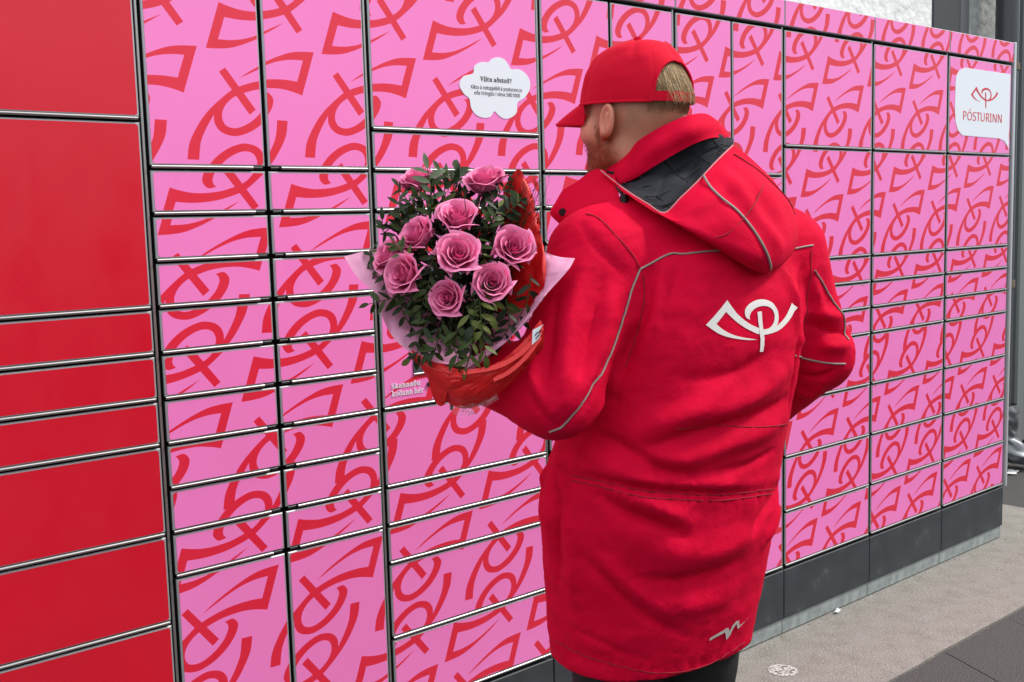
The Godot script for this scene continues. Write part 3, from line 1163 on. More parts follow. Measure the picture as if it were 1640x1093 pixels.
func jacket_folds() -> void:
	# [points in the picture, height, width]
	var F := [
		# crease between the left sleeve and the back
		[[[1045, 440], [1035, 500], [1005, 570], [985, 640]], -0.010, 0.016],
		[[[1060, 430], [1050, 500], [1030, 560]], 0.006, 0.018],
		# across the small of the back
		[[[1262, 590], [1190, 640], [1110, 668], [1020, 690]], 0.012, 0.026],
		[[[1258, 640], [1190, 672], [1120, 690], [1040, 715]], -0.010, 0.018],
		[[[1255, 670], [1180, 705], [1100, 735], [1010, 735]], 0.009, 0.020],
		[[[1240, 560], [1170, 600], [1100, 610]], -0.006, 0.022],
		[[[1180, 590], [1130, 640], [1060, 670]], 0.006, 0.018],
		[[[950, 690], [1000, 715], [1060, 750], [1110, 765]], -0.009, 0.014],
		[[[930, 720], [990, 750], [1050, 775]], 0.007, 0.016],
		[[[1240, 720], [1200, 745], [1150, 755]], -0.006, 0.012],
		# gathered waist
		[[[890, 752], [960, 768], [1050, 785], [1150, 790], [1245, 778]], -0.006, 0.010],
		[[[890, 738], [960, 754], [1050, 770], [1150, 776], [1247, 764]], 0.005, 0.011],
		# below the waist
		[[[960, 795], [1010, 822], [1060, 840], [1095, 858]], -0.012, 0.014],
		[[[975, 780], [1040, 806], [1100, 836]], 0.009, 0.016],
		[[[1000, 850], [1080, 885], [1150, 880], [1220, 850]], 0.008, 0.030],
		[[[1250, 775], [1230, 815], [1205, 850]], -0.009, 0.013],
		[[[1247, 800], [1236, 840], [1224, 870]], 0.008, 0.014],
		[[[930, 890], [980, 940], [1040, 990], [1100, 1020]], -0.006, 0.013],
		[[[950, 880], [1010, 940], [1070, 985]], 0.005, 0.014],
		[[[1180, 900], [1100, 930], [1020, 925]], -0.005, 0.022],
		[[[1190, 940], [1120, 970], [1040, 960]], 0.005, 0.022],
		[[[905, 1000], [960, 1030], [1040, 1060]], -0.004, 0.010],
		# left side: pocket slit and the bulge beside it
		[[[888, 765], [893, 810], [892, 870], [893, 930]], -0.016, 0.007], [[[878, 775], [880, 830], [880, 900]], 0.006, 0.010],
		[[[868, 745], [868, 780]], 0.007, 0.016],
		[[[915, 780], [915, 860], [918, 960]], 0.006, 0.016],
		# left sleeve
		[[[935, 430], [915, 500], [905, 570], [900, 640]], 0.007, 0.016],
		[[[965, 450], [950, 530], [930, 600]], -0.006, 0.012],
		[[[985, 470], [968, 540], [945, 620]], 0.006, 0.014],
		[[[960, 590], [945, 640], [905, 680]], -0.007, 0.012],
		[[[890, 480], [880, 560], [872, 620]], -0.006, 0.012],
		[[[860, 560], [850, 610], [880, 660]], 0.006, 0.012],
		[[[840, 600], [860, 650], [890, 685]], -0.005, 0.010],
		[[[1000, 560], [985, 620], [960, 660]], 0.005, 0.012],
		[[[930, 360], [960, 400], [1000, 440]], -0.004, 0.010],
		# right sleeve
		[[[1290, 520], [1330, 530], [1358, 535]], -0.008, 0.010],
		[[[1288, 500], [1325, 505], [1350, 510]], 0.007, 0.011],
		[[[1285, 545], [1325, 555], [1358, 555]], 0.008, 0.011],
		[[[1300, 440], [1310, 480], [1320, 515]], 0.006, 0.012],
		[[[1282, 600], [1310, 605], [1335, 595]], -0.007, 0.010],
		[[[1275, 625], [1300, 630], [1320, 615]], 0.006, 0.010],
		[[[1285, 430], [1284, 500], [1276, 580], [1264, 660]], -0.010, 0.012],
		# from the shoulder blades
		[[[1085, 430], [1070, 490], [1060, 540]], -0.004, 0.016],
		[[[1255, 430], [1275, 480], [1280, 540]], 0.005, 0.012]]
	for f in F:
		fold(f[0], f[1], f[2])
	# puckers along the waist seam and the hem, where the stitching gathers the cloth
	for k in 17:
		var x := 915.0 + k * 20.0 + rng.randf_range(-6, 6)
		var y := 772.0 + 22.0 * sin((x - 900.0) / 340.0 * PI * 0.62) + rng.randf_range(-3, 3)
		fold([[x, y - rng.randf_range(8, 16)], [x + rng.randf_range(-6, 6), y + 4], [x + rng.randf_range(-9, 9), y + rng.randf_range(14, 26)]], rng.randf_range(-0.0030, -0.0014), 0.0065)
	for k in 15:
		var x := 905.0 + k * 20.0 + rng.randf_range(-6, 6)
		var y := 1040.0 + 36.0 * sin((x - 890.0) / 310.0 * PI)
		fold([[x, y - 12], [x + rng.randf_range(-5, 5), y + 6]], rng.randf_range(-0.0028, -0.0012), 0.007)

func jacket_trim(jacket: Node3D) -> void:
	var lines := [
		[[1162, 402], [1130, 404], [1095, 408], [1075, 407], [1050, 418], [1025, 431]],
		[[1025, 431], [1012, 462], [1000, 500], [985, 545], [962, 600], [932, 652], [905, 682], [880, 693]],
		[[1262, 401], [1285, 396], [1302, 393]],
		[[1302, 433], [1318, 455], [1335, 485], [1351, 515], [1358, 545]],
		[[1279, 571], [1300, 577], [1330, 582], [1354, 583]]]
	for l in lines:
		var t := Tri.new()
		strip(t, l, 0.0018, 0.0010)
		put("piping", t.mesh(), M.piping, jacket)
	var seams := [
		[[938, 342], [960, 350], [985, 375], [1010, 405], [1026, 432]],
		[[1030, 440], [1032, 480], [1018, 540], [1000, 590]],
		[[915, 762], [960, 772], [1050, 789], [1150, 794], [1242, 783]],
		[[915, 770], [960, 780], [1050, 797], [1150, 802], [1240, 791]],
		[[1262, 678], [1200, 683], [1150, 684], [1080, 685]],
		[[1300, 400], [1296, 450], [1288, 520]]]
	for l in seams:
		var t := Tri.new()
		strip(t, l, 0.0011, 0.0001)
		put("stitched_seam", t.mesh(), M.stitch, jacket)
	# hem fold
	var hem := Tri.new()
	strip(hem, [[889, 1025], [915, 1042], [965, 1062], [1050, 1078], [1130, 1068], [1194, 1030]], 0.0011, 0.0)
	put("stitched_seam", hem.mesh(), M.stitch, jacket)
	# the emblem across the back and the small mark near the hem: prints that follow the cloth
	var t := Tri.new()
	decal(t, [emblem_outline(), emblem_stem()], Vector2(0.130, 0.010), deg_to_rad(-34.0), 0.635, Vector2(1211, 516), 0.0009, Vector2(0.82, 1.0))
	put("emblem", t.mesh(), M.print_white, jacket)
	t = Tri.new()
	var zig := [Vector2(-0.060, -0.002), Vector2(-0.058, 0.007), Vector2(-0.020, 0.009), Vector2(-0.012, -0.012), Vector2(-0.002, -0.020), Vector2(0.010, 0.010), Vector2(0.018, 0.018), Vector2(0.022, 0.006), Vector2(0.030, 0.004), Vector2(0.058, 0.016), Vector2(0.036, -0.002), Vector2(0.022, -0.006), Vector2(0.012, 0.000), Vector2(0.000, -0.028), Vector2(-0.012, -0.024), Vector2(-0.024, 0.000)]
	zig = [Vector2(-0.058, -0.006), Vector2(-0.018, 0.004), Vector2(-0.014, -0.010), Vector2(-0.012, -0.022), Vector2(-0.004, -0.018), Vector2(0.010, 0.012), Vector2(0.016, 0.014), Vector2(0.018, 0.002), Vector2(0.022, -0.004), Vector2(0.058, 0.016), Vector2(0.040, 0.008), Vector2(0.026, 0.004), Vector2(0.022, 0.022), Vector2(0.014, 0.024), Vector2(0.004, 0.016), Vector2(-0.004, 0.000), Vector2(-0.008, 0.012), Vector2(-0.014, 0.014), Vector2(-0.058, 0.002)]
	decal(t, [zig], Vector2.ZERO, deg_to_rad(4), 0.62, Vector2(1171, 1011), 0.0016, Vector2(1.45, 1.1))
	put("mark", t.mesh(), M.reflect, jacket)

# a flat print pressed on the back of the jacket: laid out in a plane that faces straight back, then dropped on the cloth
func decal(t: Tri, shapes: Array, centre: Vector2, turn: float, scale_: float, at: Vector2, lift: float, wide: Vector2) -> void:
	var p0 := hit(at.x, at.y, jacket_d)
	var n0 := normal_of(jacket_d, p0)
	n0 = Vector3(n0.x, 0, n0.z).normalized()
	var right := Vector3.UP.cross(n0).normalized()
	var s := 0
	for shape in shapes:
		var poly := PackedVector2Array()
		for q in shape:
			poly.append((q - centre).rotated(turn) * scale_ * wide)
		# cut the outline into small cells so that it bends with the cloth
		var cell := 0.010
		for gy in range(-14, 14):
			for gx in range(-16, 17):
				var sq := PackedVector2Array([Vector2(gx, gy) * cell, Vector2(gx + 1, gy) * cell, Vector2(gx + 1, gy + 1) * cell, Vector2(gx, gy + 1) * cell])
				for piece in Geometry2D.intersect_polygons(poly, sq):
					var idx := Geometry2D.triangulate_polygon(piece)
					var b := t.v.size()
					for q in piece:
						var p := p0 + right * q.x + Vector3.UP * q.y + n0 * 0.05
						for k in 14:
							p -= n0 * jacket_d(p) * 0.9
						var n := normal_of(jacket_d, p)
						t.add(p + n * (disp(p) + lift + 0.0004 * s), n)
					for k in range(0, idx.size(), 3):
						var a: Vector3 = t.v[b + idx[k]]
						var d: Vector3 = t.v[b + idx[k + 1]]
						var e: Vector3 = t.v[b + idx[k + 2]]
						if (d - a).cross(e - a).dot(n0) > 0.0:
							t.tri(b + idx[k], b + idx[k + 2], b + idx[k + 1])
						else:
							t.tri(b + idx[k], b + idx[k + 1], b + idx[k + 2])
		s += 1


func grid_of(rows: Array) -> Array:          # picture points with their distance from the lens, as points in the person's frame
	var out := []
	for r in rows:
		var l := []
		for q in r:
			l.append(pown(q[0], q[1], q[2]))
		out.append(l)
	return out

func rumple(pts: Array, amp: float, freq: float, off: float) -> void:
	for i in range(1, pts.size() - 1):
		for j in range(1, pts[0].size() - 1):
			var p: Vector3 = pts[i][j]
			var n: Vector3 = (pts[i][j + 1] - pts[i][j - 1]).cross(pts[i + 1][j] - pts[i - 1][j]).normalized()
			pts[i][j] = p + n * amp * wrinkle.get_noise_3d(p.x * freq + off, p.y * freq, p.z * freq)

func cord(called: String, pts: Array, r: float, m: Material, parent: Node) -> void:
	var t := Tri.new()
	tube(t, crom(pts, 6), r, 6)
	put(called, t.mesh(), m, parent)

func collar_and_hood(o: Node3D) -> void:
	# collar: a stand-up band round the neck; its back is seen above the hood, its left end hangs open
	var band := grid_of([
		[[948, 262, 2.10], [957, 268, 1.985], [1000, 249, 1.93], [1024, 224, 1.905], [1065, 200, 1.885], [1103, 185, 1.885], [1134, 183, 1.915], [1158, 205, 1.98], [1163, 225, 2.06], [1130, 240, 2.16]],
		[[950, 282, 2.10], [962, 283, 1.985], [1004, 268, 1.905], [1036, 244, 1.875], [1075, 222, 1.865], [1110, 207, 1.865], [1142, 201, 1.905], [1164, 215, 1.98], [1170, 240, 2.06], [1140, 255, 2.16]],
		[[954, 300, 2.10], [972, 300, 1.96], [1008, 290, 1.90], [1045, 268, 1.88], [1084, 245, 1.875], [1118, 228, 1.875], [1148, 220, 1.91], [1170, 228, 1.98], [1178, 255, 2.06], [1150, 270, 2.16]]])
	var pts := sheet_points(band, 5, 6)
	rumple(pts, 0.008, 45, 3.0)
	var t := Tri.new()
	sheet(t, pts)
	t.smooth()
	var collar := put("collar", t.mesh(), M.cloth, o)
	# a second skin inside gives the band its thickness
	var inner := []
	var mid := pown(1060, 235, 1.985)
	for r in pts:
		var l := []
		for p in r:
			l.append(p + (Vector3(mid.x, p.y, mid.z) - p).normalized() * 0.008)
		inner.append(l)
	t = Tri.new()
	sheet(t, inner)
	sheet(t, [pts[0], inner[0]])
	t.smooth()
	put("collar_inside", t.mesh(), M.cloth, collar)
	# the open flap at the left with its snap
	var flap := grid_of([
		[[904, 303, 1.965], [925, 291, 1.955], [957, 270, 1.965], [985, 283, 1.925]],
		[[893, 322, 1.960], [922, 312, 1.945], [962, 297, 1.935], [990, 300, 1.895]],
		[[884, 341, 1.960], [915, 340, 1.935], [958, 325, 1.905], [992, 316, 1.875]],
		[[901, 360, 1.955], [926, 356, 1.925], [962, 348, 1.885], [996, 336, 1.865]]])
	pts = sheet_points(flap, 6, 6)
	rumple(pts, 0.004, 40, 9.0)
	var back := []
	for r in pts:
		var l := []
		for p in r:
			l.append(p + Vector3(0.002, -0.001, -0.010))
		back.append(l)
	t = Tri.new()
	sheet(t, pts)
	sheet(t, back, true)
	sheet(t, [back[0], pts[0]])
	sheet(t, [pts[-1], back[-1]])
	var e1 := []
	var e2 := []
	for k in pts.size():
		e1.append(pts[k][0])
		e2.append(back[k][0])
	sheet(t, [e1, e2])
	t.smooth()
	var fl := put("collar_flap", t.mesh(), M.cloth, o)
	t = Tri.new()
	var c := pown(901, 340, 1.945)
	var d := (pown(901, 340, 1.93) - c).normalized()
	tube(t, [c - d * 0.004, c + d * 0.002, c + d * 0.004], 0.0075, 14, 0.0062)
	put("snap_button", t.mesh(), mat(Color8(44, 26, 34), 0.3, 0.5), fl)
	# hood: shell lying on the back, from the rim of its opening to its outer edge
	var rows := [
		[[962, 273, 1.945], [1000, 303, 1.870], [1036, 326, 1.835], [1064, 341, 1.825], [1090, 317, 1.830], [1118, 290, 1.845], [1148, 258, 1.875], [1174, 233, 1.925]],
		[[964, 277, 1.944], [1002, 307, 1.866], [1042, 335, 1.826], [1080, 352, 1.804], [1112, 330, 1.806], [1142, 302, 1.825], [1172, 266, 1.860], [1190, 243, 1.920]],
		[[968, 281, 1.946], [1006, 311, 1.868], [1060, 347, 1.822], [1112, 374, 1.796], [1150, 356, 1.796], [1182, 322, 1.815], [1206, 284, 1.855], [1212, 262, 1.925]],
		[[971, 285, 1.950], [1011, 315, 1.874], [1075, 356, 1.828], [1142, 394, 1.806], [1190, 386, 1.803], [1222, 350, 1.825], [1240, 308, 1.875], [1240, 290, 1.945]],
		[[973, 288, 1.954], [1015, 318, 1.882], [1084, 362, 1.838], [1166, 407, 1.824], [1214, 421, 1.818], [1252, 384, 1.850], [1264, 338, 1.915], [1258, 318, 1.975]],
		[[975, 290, 1.960], [1018, 320, 1.894], [1088, 366, 1.858], [1170, 412, 1.852], [1224, 436, 1.856], [1266, 408, 1.890], [1278, 366, 1.955], [1268, 338, 2.005]],
		[[977, 291, 1.970], [1020, 318, 1.915], [1090, 362, 1.895], [1170, 404, 1.895], [1222, 426, 1.905], [1262, 402, 1.945], [1274, 366, 2.005], [1264, 340, 2.040]]]
	pts = sheet_points(grid_of(rows), 8, 8)
	for i in pts.size():
		for j in pts[0].size():
			var p: Vector3 = pts[i][j]
			var off := 0.020 if i < pts.size() - 8 else -0.004
			for k in 20:
				var near := jacket_d(p)
				if near > off:
					break
				p += (own(EYE) - p).normalized() * (off + 0.001 - near)
			pts[i][j] = p
	rumple(pts, 0.012, 26, 21.0)
	rumple(pts, 0.007, 70, 31.0)
	# hollows where the shell folds
	for f in [[[1165, 300], [1190, 340], [1230, 400], -0.008, 0.012], [[1200, 260], [1235, 320], [1262, 380], -0.007, 0.012], [[1090, 350], [1130, 340], [1185, 300], -0.005, 0.010], [[1190, 300], [1215, 350], [1245, 395], 0.007, 0.012], [[1060, 350], [1120, 385], [1180, 410], 0.005, 0.010]]:
		var a := pown(f[0][0], f[0][1], 1.83)
		var b := pown(f[1][0], f[1][1], 1.82)
		var g := pown(f[2][0], f[2][1], 1.85)
		var line := crom([a, b, g], 5)
		for i in range(1, pts.size() - 1):
			for j in range(1, pts[0].size() - 1):
				var best := 1e9
				for k in line.size() - 1:
					var q := Geometry3D.get_closest_point_to_segment(pts[i][j], line[k], line[k + 1])
					var v: Vector3 = q - pts[i][j]
					best = minf(best, Vector2(v.x, v.y).length())
				pts[i][j] += Vector3(0.15, 0.1, 1).normalized() * f[3] * exp(-best * best / (f[4] * f[4]))
	for i in pts.size() - 5:
		for j in pts[0].size():
			var p: Vector3 = pts[i][j]
			for k in 20:
				var near := jacket_d(p) - maxf(0.0, disp(p))
				if near > 0.010:
					break
				p += (own(EYE) - p).normalized() * (0.0105 - near)
			pts[i][j] = p
	for pass_ in 3:
		var soft := pts.duplicate(true)
		for i in range(1, pts.size() - 1):
			for j in range(1, pts[0].size() - 1):
				soft[i][j] = pts[i][j] * 0.4 + (pts[i - 1][j] + pts[i + 1][j] + pts[i][j - 1] + pts[i][j + 1]) * 0.15
		pts = soft
	t = Tri.new()
	sheet(t, pts)
	t.smooth()
	var hood := put("hood", t.mesh(), M.cloth, o)
	# rim roll, piping over the crown and along the right seam
	var rim := []
	for p in pts[0]:
		rim.append(p)
	cord("rim_piping", rim, 0.0015, mat(Color8(206, 120, 130), 0.6), hood)
	var su := 8
	var mid_line := []
	for i in range(0, pts.size() - 6, 6):
		var f := float(i) / (pts.size() - 7)
		var col := int(lerpf(5.25 * 8, 4.15 * 8, f))
		mid_line.append(pts[i][col] + Vector3(0, 0.001, 0.002))
	cord("piping", mid_line, 0.0021, M.piping, hood)
	var side_line := []
	for i in range(4, pts.size() - 8, 7):
		side_line.append(pts[i][7 * 8 - 3] + Vector3(0.0005, 0.001, 0.0015))
	cord("piping", side_line, 0.0013, M.stitch, hood)
	var cross := []
	for j in range(24, 50, 6):
		cross.append(pts[20][j] + Vector3(0, 0.0, 0.0004))
	cord("stitched_seam", cross, 0.0011, M.stitch, hood)
	# lining of the opening
	var lrows := [
		[[970, 274, 1.965], [1010, 274, 1.925], [1048, 254, 1.905], [1088, 235, 1.900], [1119, 222, 1.900], [1149, 213, 1.925], [1175, 224, 1.985]],
		[[976, 284, 1.945], [1018, 296, 1.915], [1054, 284, 1.912], [1096, 262, 1.908], [1128, 246, 1.908], [1154, 234, 1.925], [1175, 234, 1.97]],
		[[980, 287, 1.940], [1022, 311, 1.895], [1058, 312, 1.905], [1098, 286, 1.902], [1132, 262, 1.905], [1158, 245, 1.925], [1177, 238, 1.965]],
		[[984, 291, 1.935], [1026, 322, 1.865], [1062, 333, 1.870], [1094, 308, 1.872], [1124, 281, 1.880], [1152, 255, 1.905], [1177, 238, 1.955]],
		[[984, 292, 1.928], [1030, 326, 1.842], [1065, 343, 1.829], [1093, 318, 1.835], [1121, 290, 1.850], [1150, 258, 1.880], [1177, 234, 1.930]]]
	pts = sheet_points(grid_of(lrows), 8, 8)
	var eye_own := own(EYE)
	for i in pts.size():                          # the lining lies over the shoulders and the neck
		for j in pts[0].size():
			var p: Vector3 = pts[i][j]
			for k in 30:
				var near := minf(jacket_d(p), head_d(p) if k < 12 else 1.0)
				if near > 0.012:
					break
				p += (eye_own - p).normalized() * (0.013 - near)
			pts[i][j] = p
	rumple(pts, 0.004, 40, 5.0)
	for i in range(1, pts.size() - 1):            # quilting: the stitched lines pull the padding in
		for j in range(1, pts[0].size() - 1):
			var u := float(j) / 11.0 + float(i) / 24.0
			var v := float(i) / 10.0 - float(j) / 40.0
			var pu := absf(fposmod(u, 1.0) - 0.5) * 2.0
			var pv := absf(fposmod(v, 1.0) - 0.5) * 2.0
			pts[i][j] += Vector3(-0.35, 0.35, 0.85) * 0.0045 * (1.0 - pow(maxf(pu, pv), 5.0))
	t = Tri.new()
	sheet(t, pts)
	t.smooth()
	var lining := put("hood_lining", t.mesh(), M.lining, hood)
	t = Tri.new()
	for f in 5:                                # quilting threads, both ways
		var l1 := []
		var l2 := []
		for s in 6:
			var i := int(lerpf(1, pts.size() - 2, s / 5.0))
			var j := int(clampf(6 + f * 9 + (s - 2.5) * 2.2, 1, pts[0].size() - 2))
			l1.append(pts[i][j] + Vector3(0, 0, 0.0006))
			i = int(clampf(2 + f * 7 - (s - 2.5) * 1.2, 1, pts.size() - 2))
			j = int(lerpf(2, pts[0].size() - 3, s / 5.0))
			l2.append(pts[i][j] + Vector3(0, 0, 0.0006))
		tube(t, crom(l1, 5), 0.0009, 4)
		if f < 4:
			tube(t, crom(l2, 5), 0.0009, 4)
	put("quilting_thread", t.mesh(), mat(Color8(28, 29, 33), 0.8), lining)
	# toggle on its cord
	t = Tri.new()
	tube(t, crom([pown(986, 296, 1.90), pown(992, 305, 1.87), pown(998, 313, 1.865)], 4), 0.003, 6)
	var tp := pown(1000, 322, 1.858)
	tube(t, [tp + Vector3(0, 0.010, 0), tp + Vector3(0, 0.005, 0), tp + Vector3(0, -0.006, 0), tp + Vector3(0, -0.010, 0)], 0.0075, 10)
	put("cord_toggle", t.mesh(), mat(Color8(14, 12, 14), 0.5), hood)

var skull: Transform3D          # from the head's frame to the person's frame

func head_d(q: Vector3) -> float:
	var p := skull.affine_inverse() * q
	var m := Vector3(absf(p.x), p.y, p.z)
	var d := ell_d(p, Vector3(0, 0.030, 0.012), Vector3(0.074, 0.096, 0.096))
	d = smin(d, ell_d(p, Vector3(0, -0.050, -0.036), Vector3(0.056, 0.072, 0.056)), 0.035)
	d = smin(d, cap_d(m, Vector3(0.050, -0.058, -0.004), Vector3(0.012, -0.100, -0.070), 0.020, 0.022), 0.03)
	d = smin(d, cap_d(m, Vector3(0.044, -0.018, -0.058), Vector3(0.046, -0.020, -0.050), 0.024, 0.024), 0.02)
	d = smin(d, cap_d(m, Vector3(0.010, 0.026, -0.085), Vector3(0.042, 0.028, -0.068), 0.012, 0.012), 0.015)
	d = smin(d, cap_d(p, Vector3(0, 0.016, -0.088), Vector3(0, -0.030, -0.108), 0.008, 0.013), 0.012)
	d = smin(d, cap_d(m, Vector3(0.004, -0.062, -0.090), Vector3(0.018, -0.064, -0.080), 0.008, 0.005), 0.010)
	d = -smin(-d, ell_d(m, Vector3(0.032, 0.004, -0.094), Vector3(0.019, 0.011, 0.016)), 0.008)
	d = smin(d, ell_d(m, Vector3(0.031, 0.002, -0.072), Vector3(0.013, 0.012, 0.012)), 0.003)
	# neck
	d = smin(d, cap_d(p, Vector3(0, -0.050, 0.022), Vector3(0.02, -0.20, 0.070), 0.051, 0.056), 0.03)
	# ears: a shell with a hollow and a lobe
	if m.x > 0.05 and absf(p.y) < 0.06:
		var e := Vector3(m.x - 0.076, p.y + 0.006, p.z - 0.008)
		e = Vector3(e.x * 0.985 - e.z * 0.17, e.y, e.z * 0.985 + e.x * 0.17)
		e = Vector3(e.x, e.y * 0.98 + e.z * 0.18, e.z * 0.98 - e.y * 0.18)
		var shell := ell_d(e, Vector3(0.004, 0.003, 0.004), Vector3(0.0085, 0.031, 0.0195))
		var hollow := ell_d(e, Vector3(0.012, 0.005, 0.0035), Vector3(0.0110, 0.0235, 0.0135))
		var ear := -smin(-shell, hollow, 0.004)
		ear = smin(ear, cap_d(e, Vector3(0.005, 0.014, 0.004), Vector3(0.005, -0.008, 0.007), 0.0035, 0.0035), 0.004)
		ear = smin(ear, ell_d(e, Vector3(0.003, -0.024, -0.001), Vector3(0.006, 0.010, 0.008)), 0.006)
		d = smin(d, ear, 0.006)
	return d

func skin_color(p: Vector3) -> Color:          # p in the head's frame
	var skin := Color8(204, 146, 122).srgb_to_linear()
	var c := skin
	var n := wrinkle.get_noise_3d(p.x * 300, p.y * 300, p.z * 300)
	# redder ears and cheeks
	if absf(p.x) > 0.066 and absf(p.y) < 0.045:
		c = c.lerp(Color8(214, 138, 116).srgb_to_linear(), 0.8)
	# close-cropped hair from the temple round to the nape
	var hair_line := -0.030 - 0.060 * smoothstep(0.02, 0.09, p.z)
	if p.z > -0.045 and absf(p.x) < 0.0765:
		var k := smoothstep(hair_line - 0.03, hair_line + 0.035, p.y) * smoothstep(-0.05, -0.015, p.z)
		c = c.lerp(Color8(150, 112, 88).srgb_to_linear(), k * (0.62 + 0.35 * n))
	# beard: jaw, chin and a strip up to the ear
	var b := smoothstep(-0.022, -0.050, p.y - 0.25 * maxf(0.0, p.z + 0.04)) * smoothstep(0.034, 0.0, p.z) * smoothstep(-0.17, -0.125, p.y)
	b = maxf(b, 0.85 * smoothstep(0.016, 0.004, absf(p.z + 0.020)) * smoothstep(0.01, -0.03, p.y) * smoothstep(-0.16, -0.12, p.y))
	c = c.lerp(Color8(142, 66, 30).srgb_to_linear(), clampf(b * (1.0 + 0.5 * n), 0.0, 1.0))
	return c * (1.0 + 0.08 * n)

func hand_chain(wrist: Vector3, along: Vector3, palm: Vector3, side: float, curl: float) -> Array:
	# capsules of a hand: along = towards the fingertips, palm = out of the palm, side = +1 when the thumb lies along palm x along
	var u := along.normalized()
	var n := (palm - u * palm.dot(u)).normalized()
	var w := n.cross(u) * side
	var out := []
	for k in 4:
		var lat: float = [0.030, 0.010, -0.010, -0.028][k]
		var knuckle: Vector3 = wrist + u * [0.088, 0.092, 0.088, 0.080][k] + w * lat
		out.append([wrist + w * lat * 0.55 + u * 0.01, knuckle, 0.015, 0.0115])
		var p := knuckle
		var dir := u
		for s in 3:
			var l: float = [0.042, 0.046, 0.043, 0.034][k] * [1.0, 0.66, 0.52][s]
			var bend: float = curl * [0.7, 1.0, 0.8][s]
			dir = dir * cos(bend) + _turn(dir, u, n) * sin(bend)
			out.append([p, p + dir * l, 0.0100 - 0.0008 * s, 0.0092 - 0.0008 * s])
			p += dir * l
	var tb := wrist + u * 0.022 + w * 0.030
	var t1 := tb + (u * 0.55 + w * 0.75 + n * 0.30).normalized() * 0.046
	var t2 := t1 + (u * 0.85 + w * 0.25 + n * 0.45).normalized() * 0.034
	var t3 := t2 + (u * 0.85 - w * 0.05 + n * 0.55).normalized() * 0.027
	out.append([tb - w * 0.012, tb, 0.016, 0.015])
	out.append([tb, t1, 0.0145, 0.0115])
	out.append([t1, t2, 0.0112, 0.0102])
	out.append([t2, t3, 0.0100, 0.0085])
	return out

func _turn(dir: Vector3, u: Vector3, n: Vector3) -> Vector3:      # the direction a quarter turn further towards the palm
	return (n * dir.dot(u) - u * dir.dot(n)).normalized()

func head(o: Node3D) -> void:
	var b := Basis(Vector3.UP, deg_to_rad(12.5)) * Basis(Vector3.RIGHT, deg_to_rad(1.0)) * Basis(Vector3.BACK, deg_to_rad(0.0))
	skull = Transform3D(b, pown(1014, 194, 1.975))
	# the body under the clothes, one skin with the head, neck and hands
	var t := Tri.new()
	nets(t, head_d, skull.origin + Vector3(-0.115, -0.215, -0.14), skull.origin + Vector3(0.115, 0.135, 0.14), 0.0032)
	var inv := skull.affine_inverse()
	t.smooth()
	for k in t.v.size():
		t.c[k] = skin_color(inv * t.v[k])
	var hands := [[ARM.l_wr + Vector3(-0.005, 0.006, -0.012), Vector3(-0.20, 0.90, 0.05), Vector3(-0.55, 0.0, 0.80), 1.0, 0.6], [ARM.r_wr + Vector3(-0.01, -0.006, -0.02), Vector3(-0.75, -0.35, -0.45), Vector3(-0.1, -0.3, 0.9), -1.0, 0.35]]
	for h in hands:
		var chain := hand_chain(h[0], h[1], h[2], h[3], h[4])
		var elbow: Vector3 = ARM.l_el if h[3] > 0.0 else ARM.r_el
		chain.append([h[0] + (elbow - h[0]).normalized() * 0.05, h[0], 0.028, 0.024])
		var lo := Vector3.ONE * 1e3
		var hi := -lo
		for c in chain:
			for q in [c[0], c[1]]:
				lo = lo.min(q)
				hi = hi.max(q)
		var f := func(p: Vector3) -> float:
			var d := 1e3
			for c in chain:
				d = smin(d, cap_d(p, c[0], c[1], c[2], c[3]), 0.007)
			return d
		var th := Tri.new()
		nets(th, f, lo - Vector3.ONE * 0.03, hi + Vector3.ONE * 0.03, 0.004)
		th.smooth()
		var s := t.v.size()
		for k in th.v.size():
			t.add(th.v[k], th.n[k], Vector2.ZERO, Color8(206, 150, 128).srgb_to_linear())
		for k in th.i:
			t.i.append(s + k)
	var core := func(p: Vector3) -> float:
		var d := torso_d(p, -0.035)
		d = maxf(d, p.y - 1.5)
		d = smin(d, cap_d(p, ARM.l_sh, ARM.l_el, 0.05, 0.042), 0.03)
		d = smin(d, cap_d(p, ARM.l_el, ARM.l_wr, 0.042, 0.030), 0.02)
		d = smin(d, cap_d(p, ARM.r_sh, ARM.r_el, 0.05, 0.042), 0.03)
		d = smin(d, cap_d(p, ARM.r_el, ARM.r_wr, 0.042, 0.030), 0.02)
		d = smin(d, cap_d(p, Vector3(0.01, 1.45, -0.02), Vector3(-0.02, 1.56, -0.03), 0.062, 0.056), 0.03)
		return maxf(d, 0.80 - p.y)
	var tc := Tri.new()
	nets(tc, core, Vector3(-0.45, 0.76, -0.34), Vector3(0.45, 1.62, 0.22), 0.018)
	tc.smooth()
	var s0 := t.v.size()
	for k in tc.v.size():
		t.add(tc.v[k], tc.n[k], Vector2.ZERO, Color8(206, 150, 128).srgb_to_linear())
	for k in tc.i:
		t.i.append(s0 + k)
	var skin := mat(Color.WHITE, 0.5)
	skin.vertex_color_use_as_albedo = true
	skin.subsurf_scatter_enabled = true
	skin.subsurf_scatter_strength = 0.08
	skin.normal_enabled = true
	skin.normal_texture = noise_tex(0.3, 256, 55, 2, true, 2.0)
	skin.normal_scale = 0.25
	skin.uv1_triplanar = true
	skin.uv1_scale = Vector3(12, 12, 12)
	put("body", t.mesh(), skin, o)
	cap_and_hair(o)

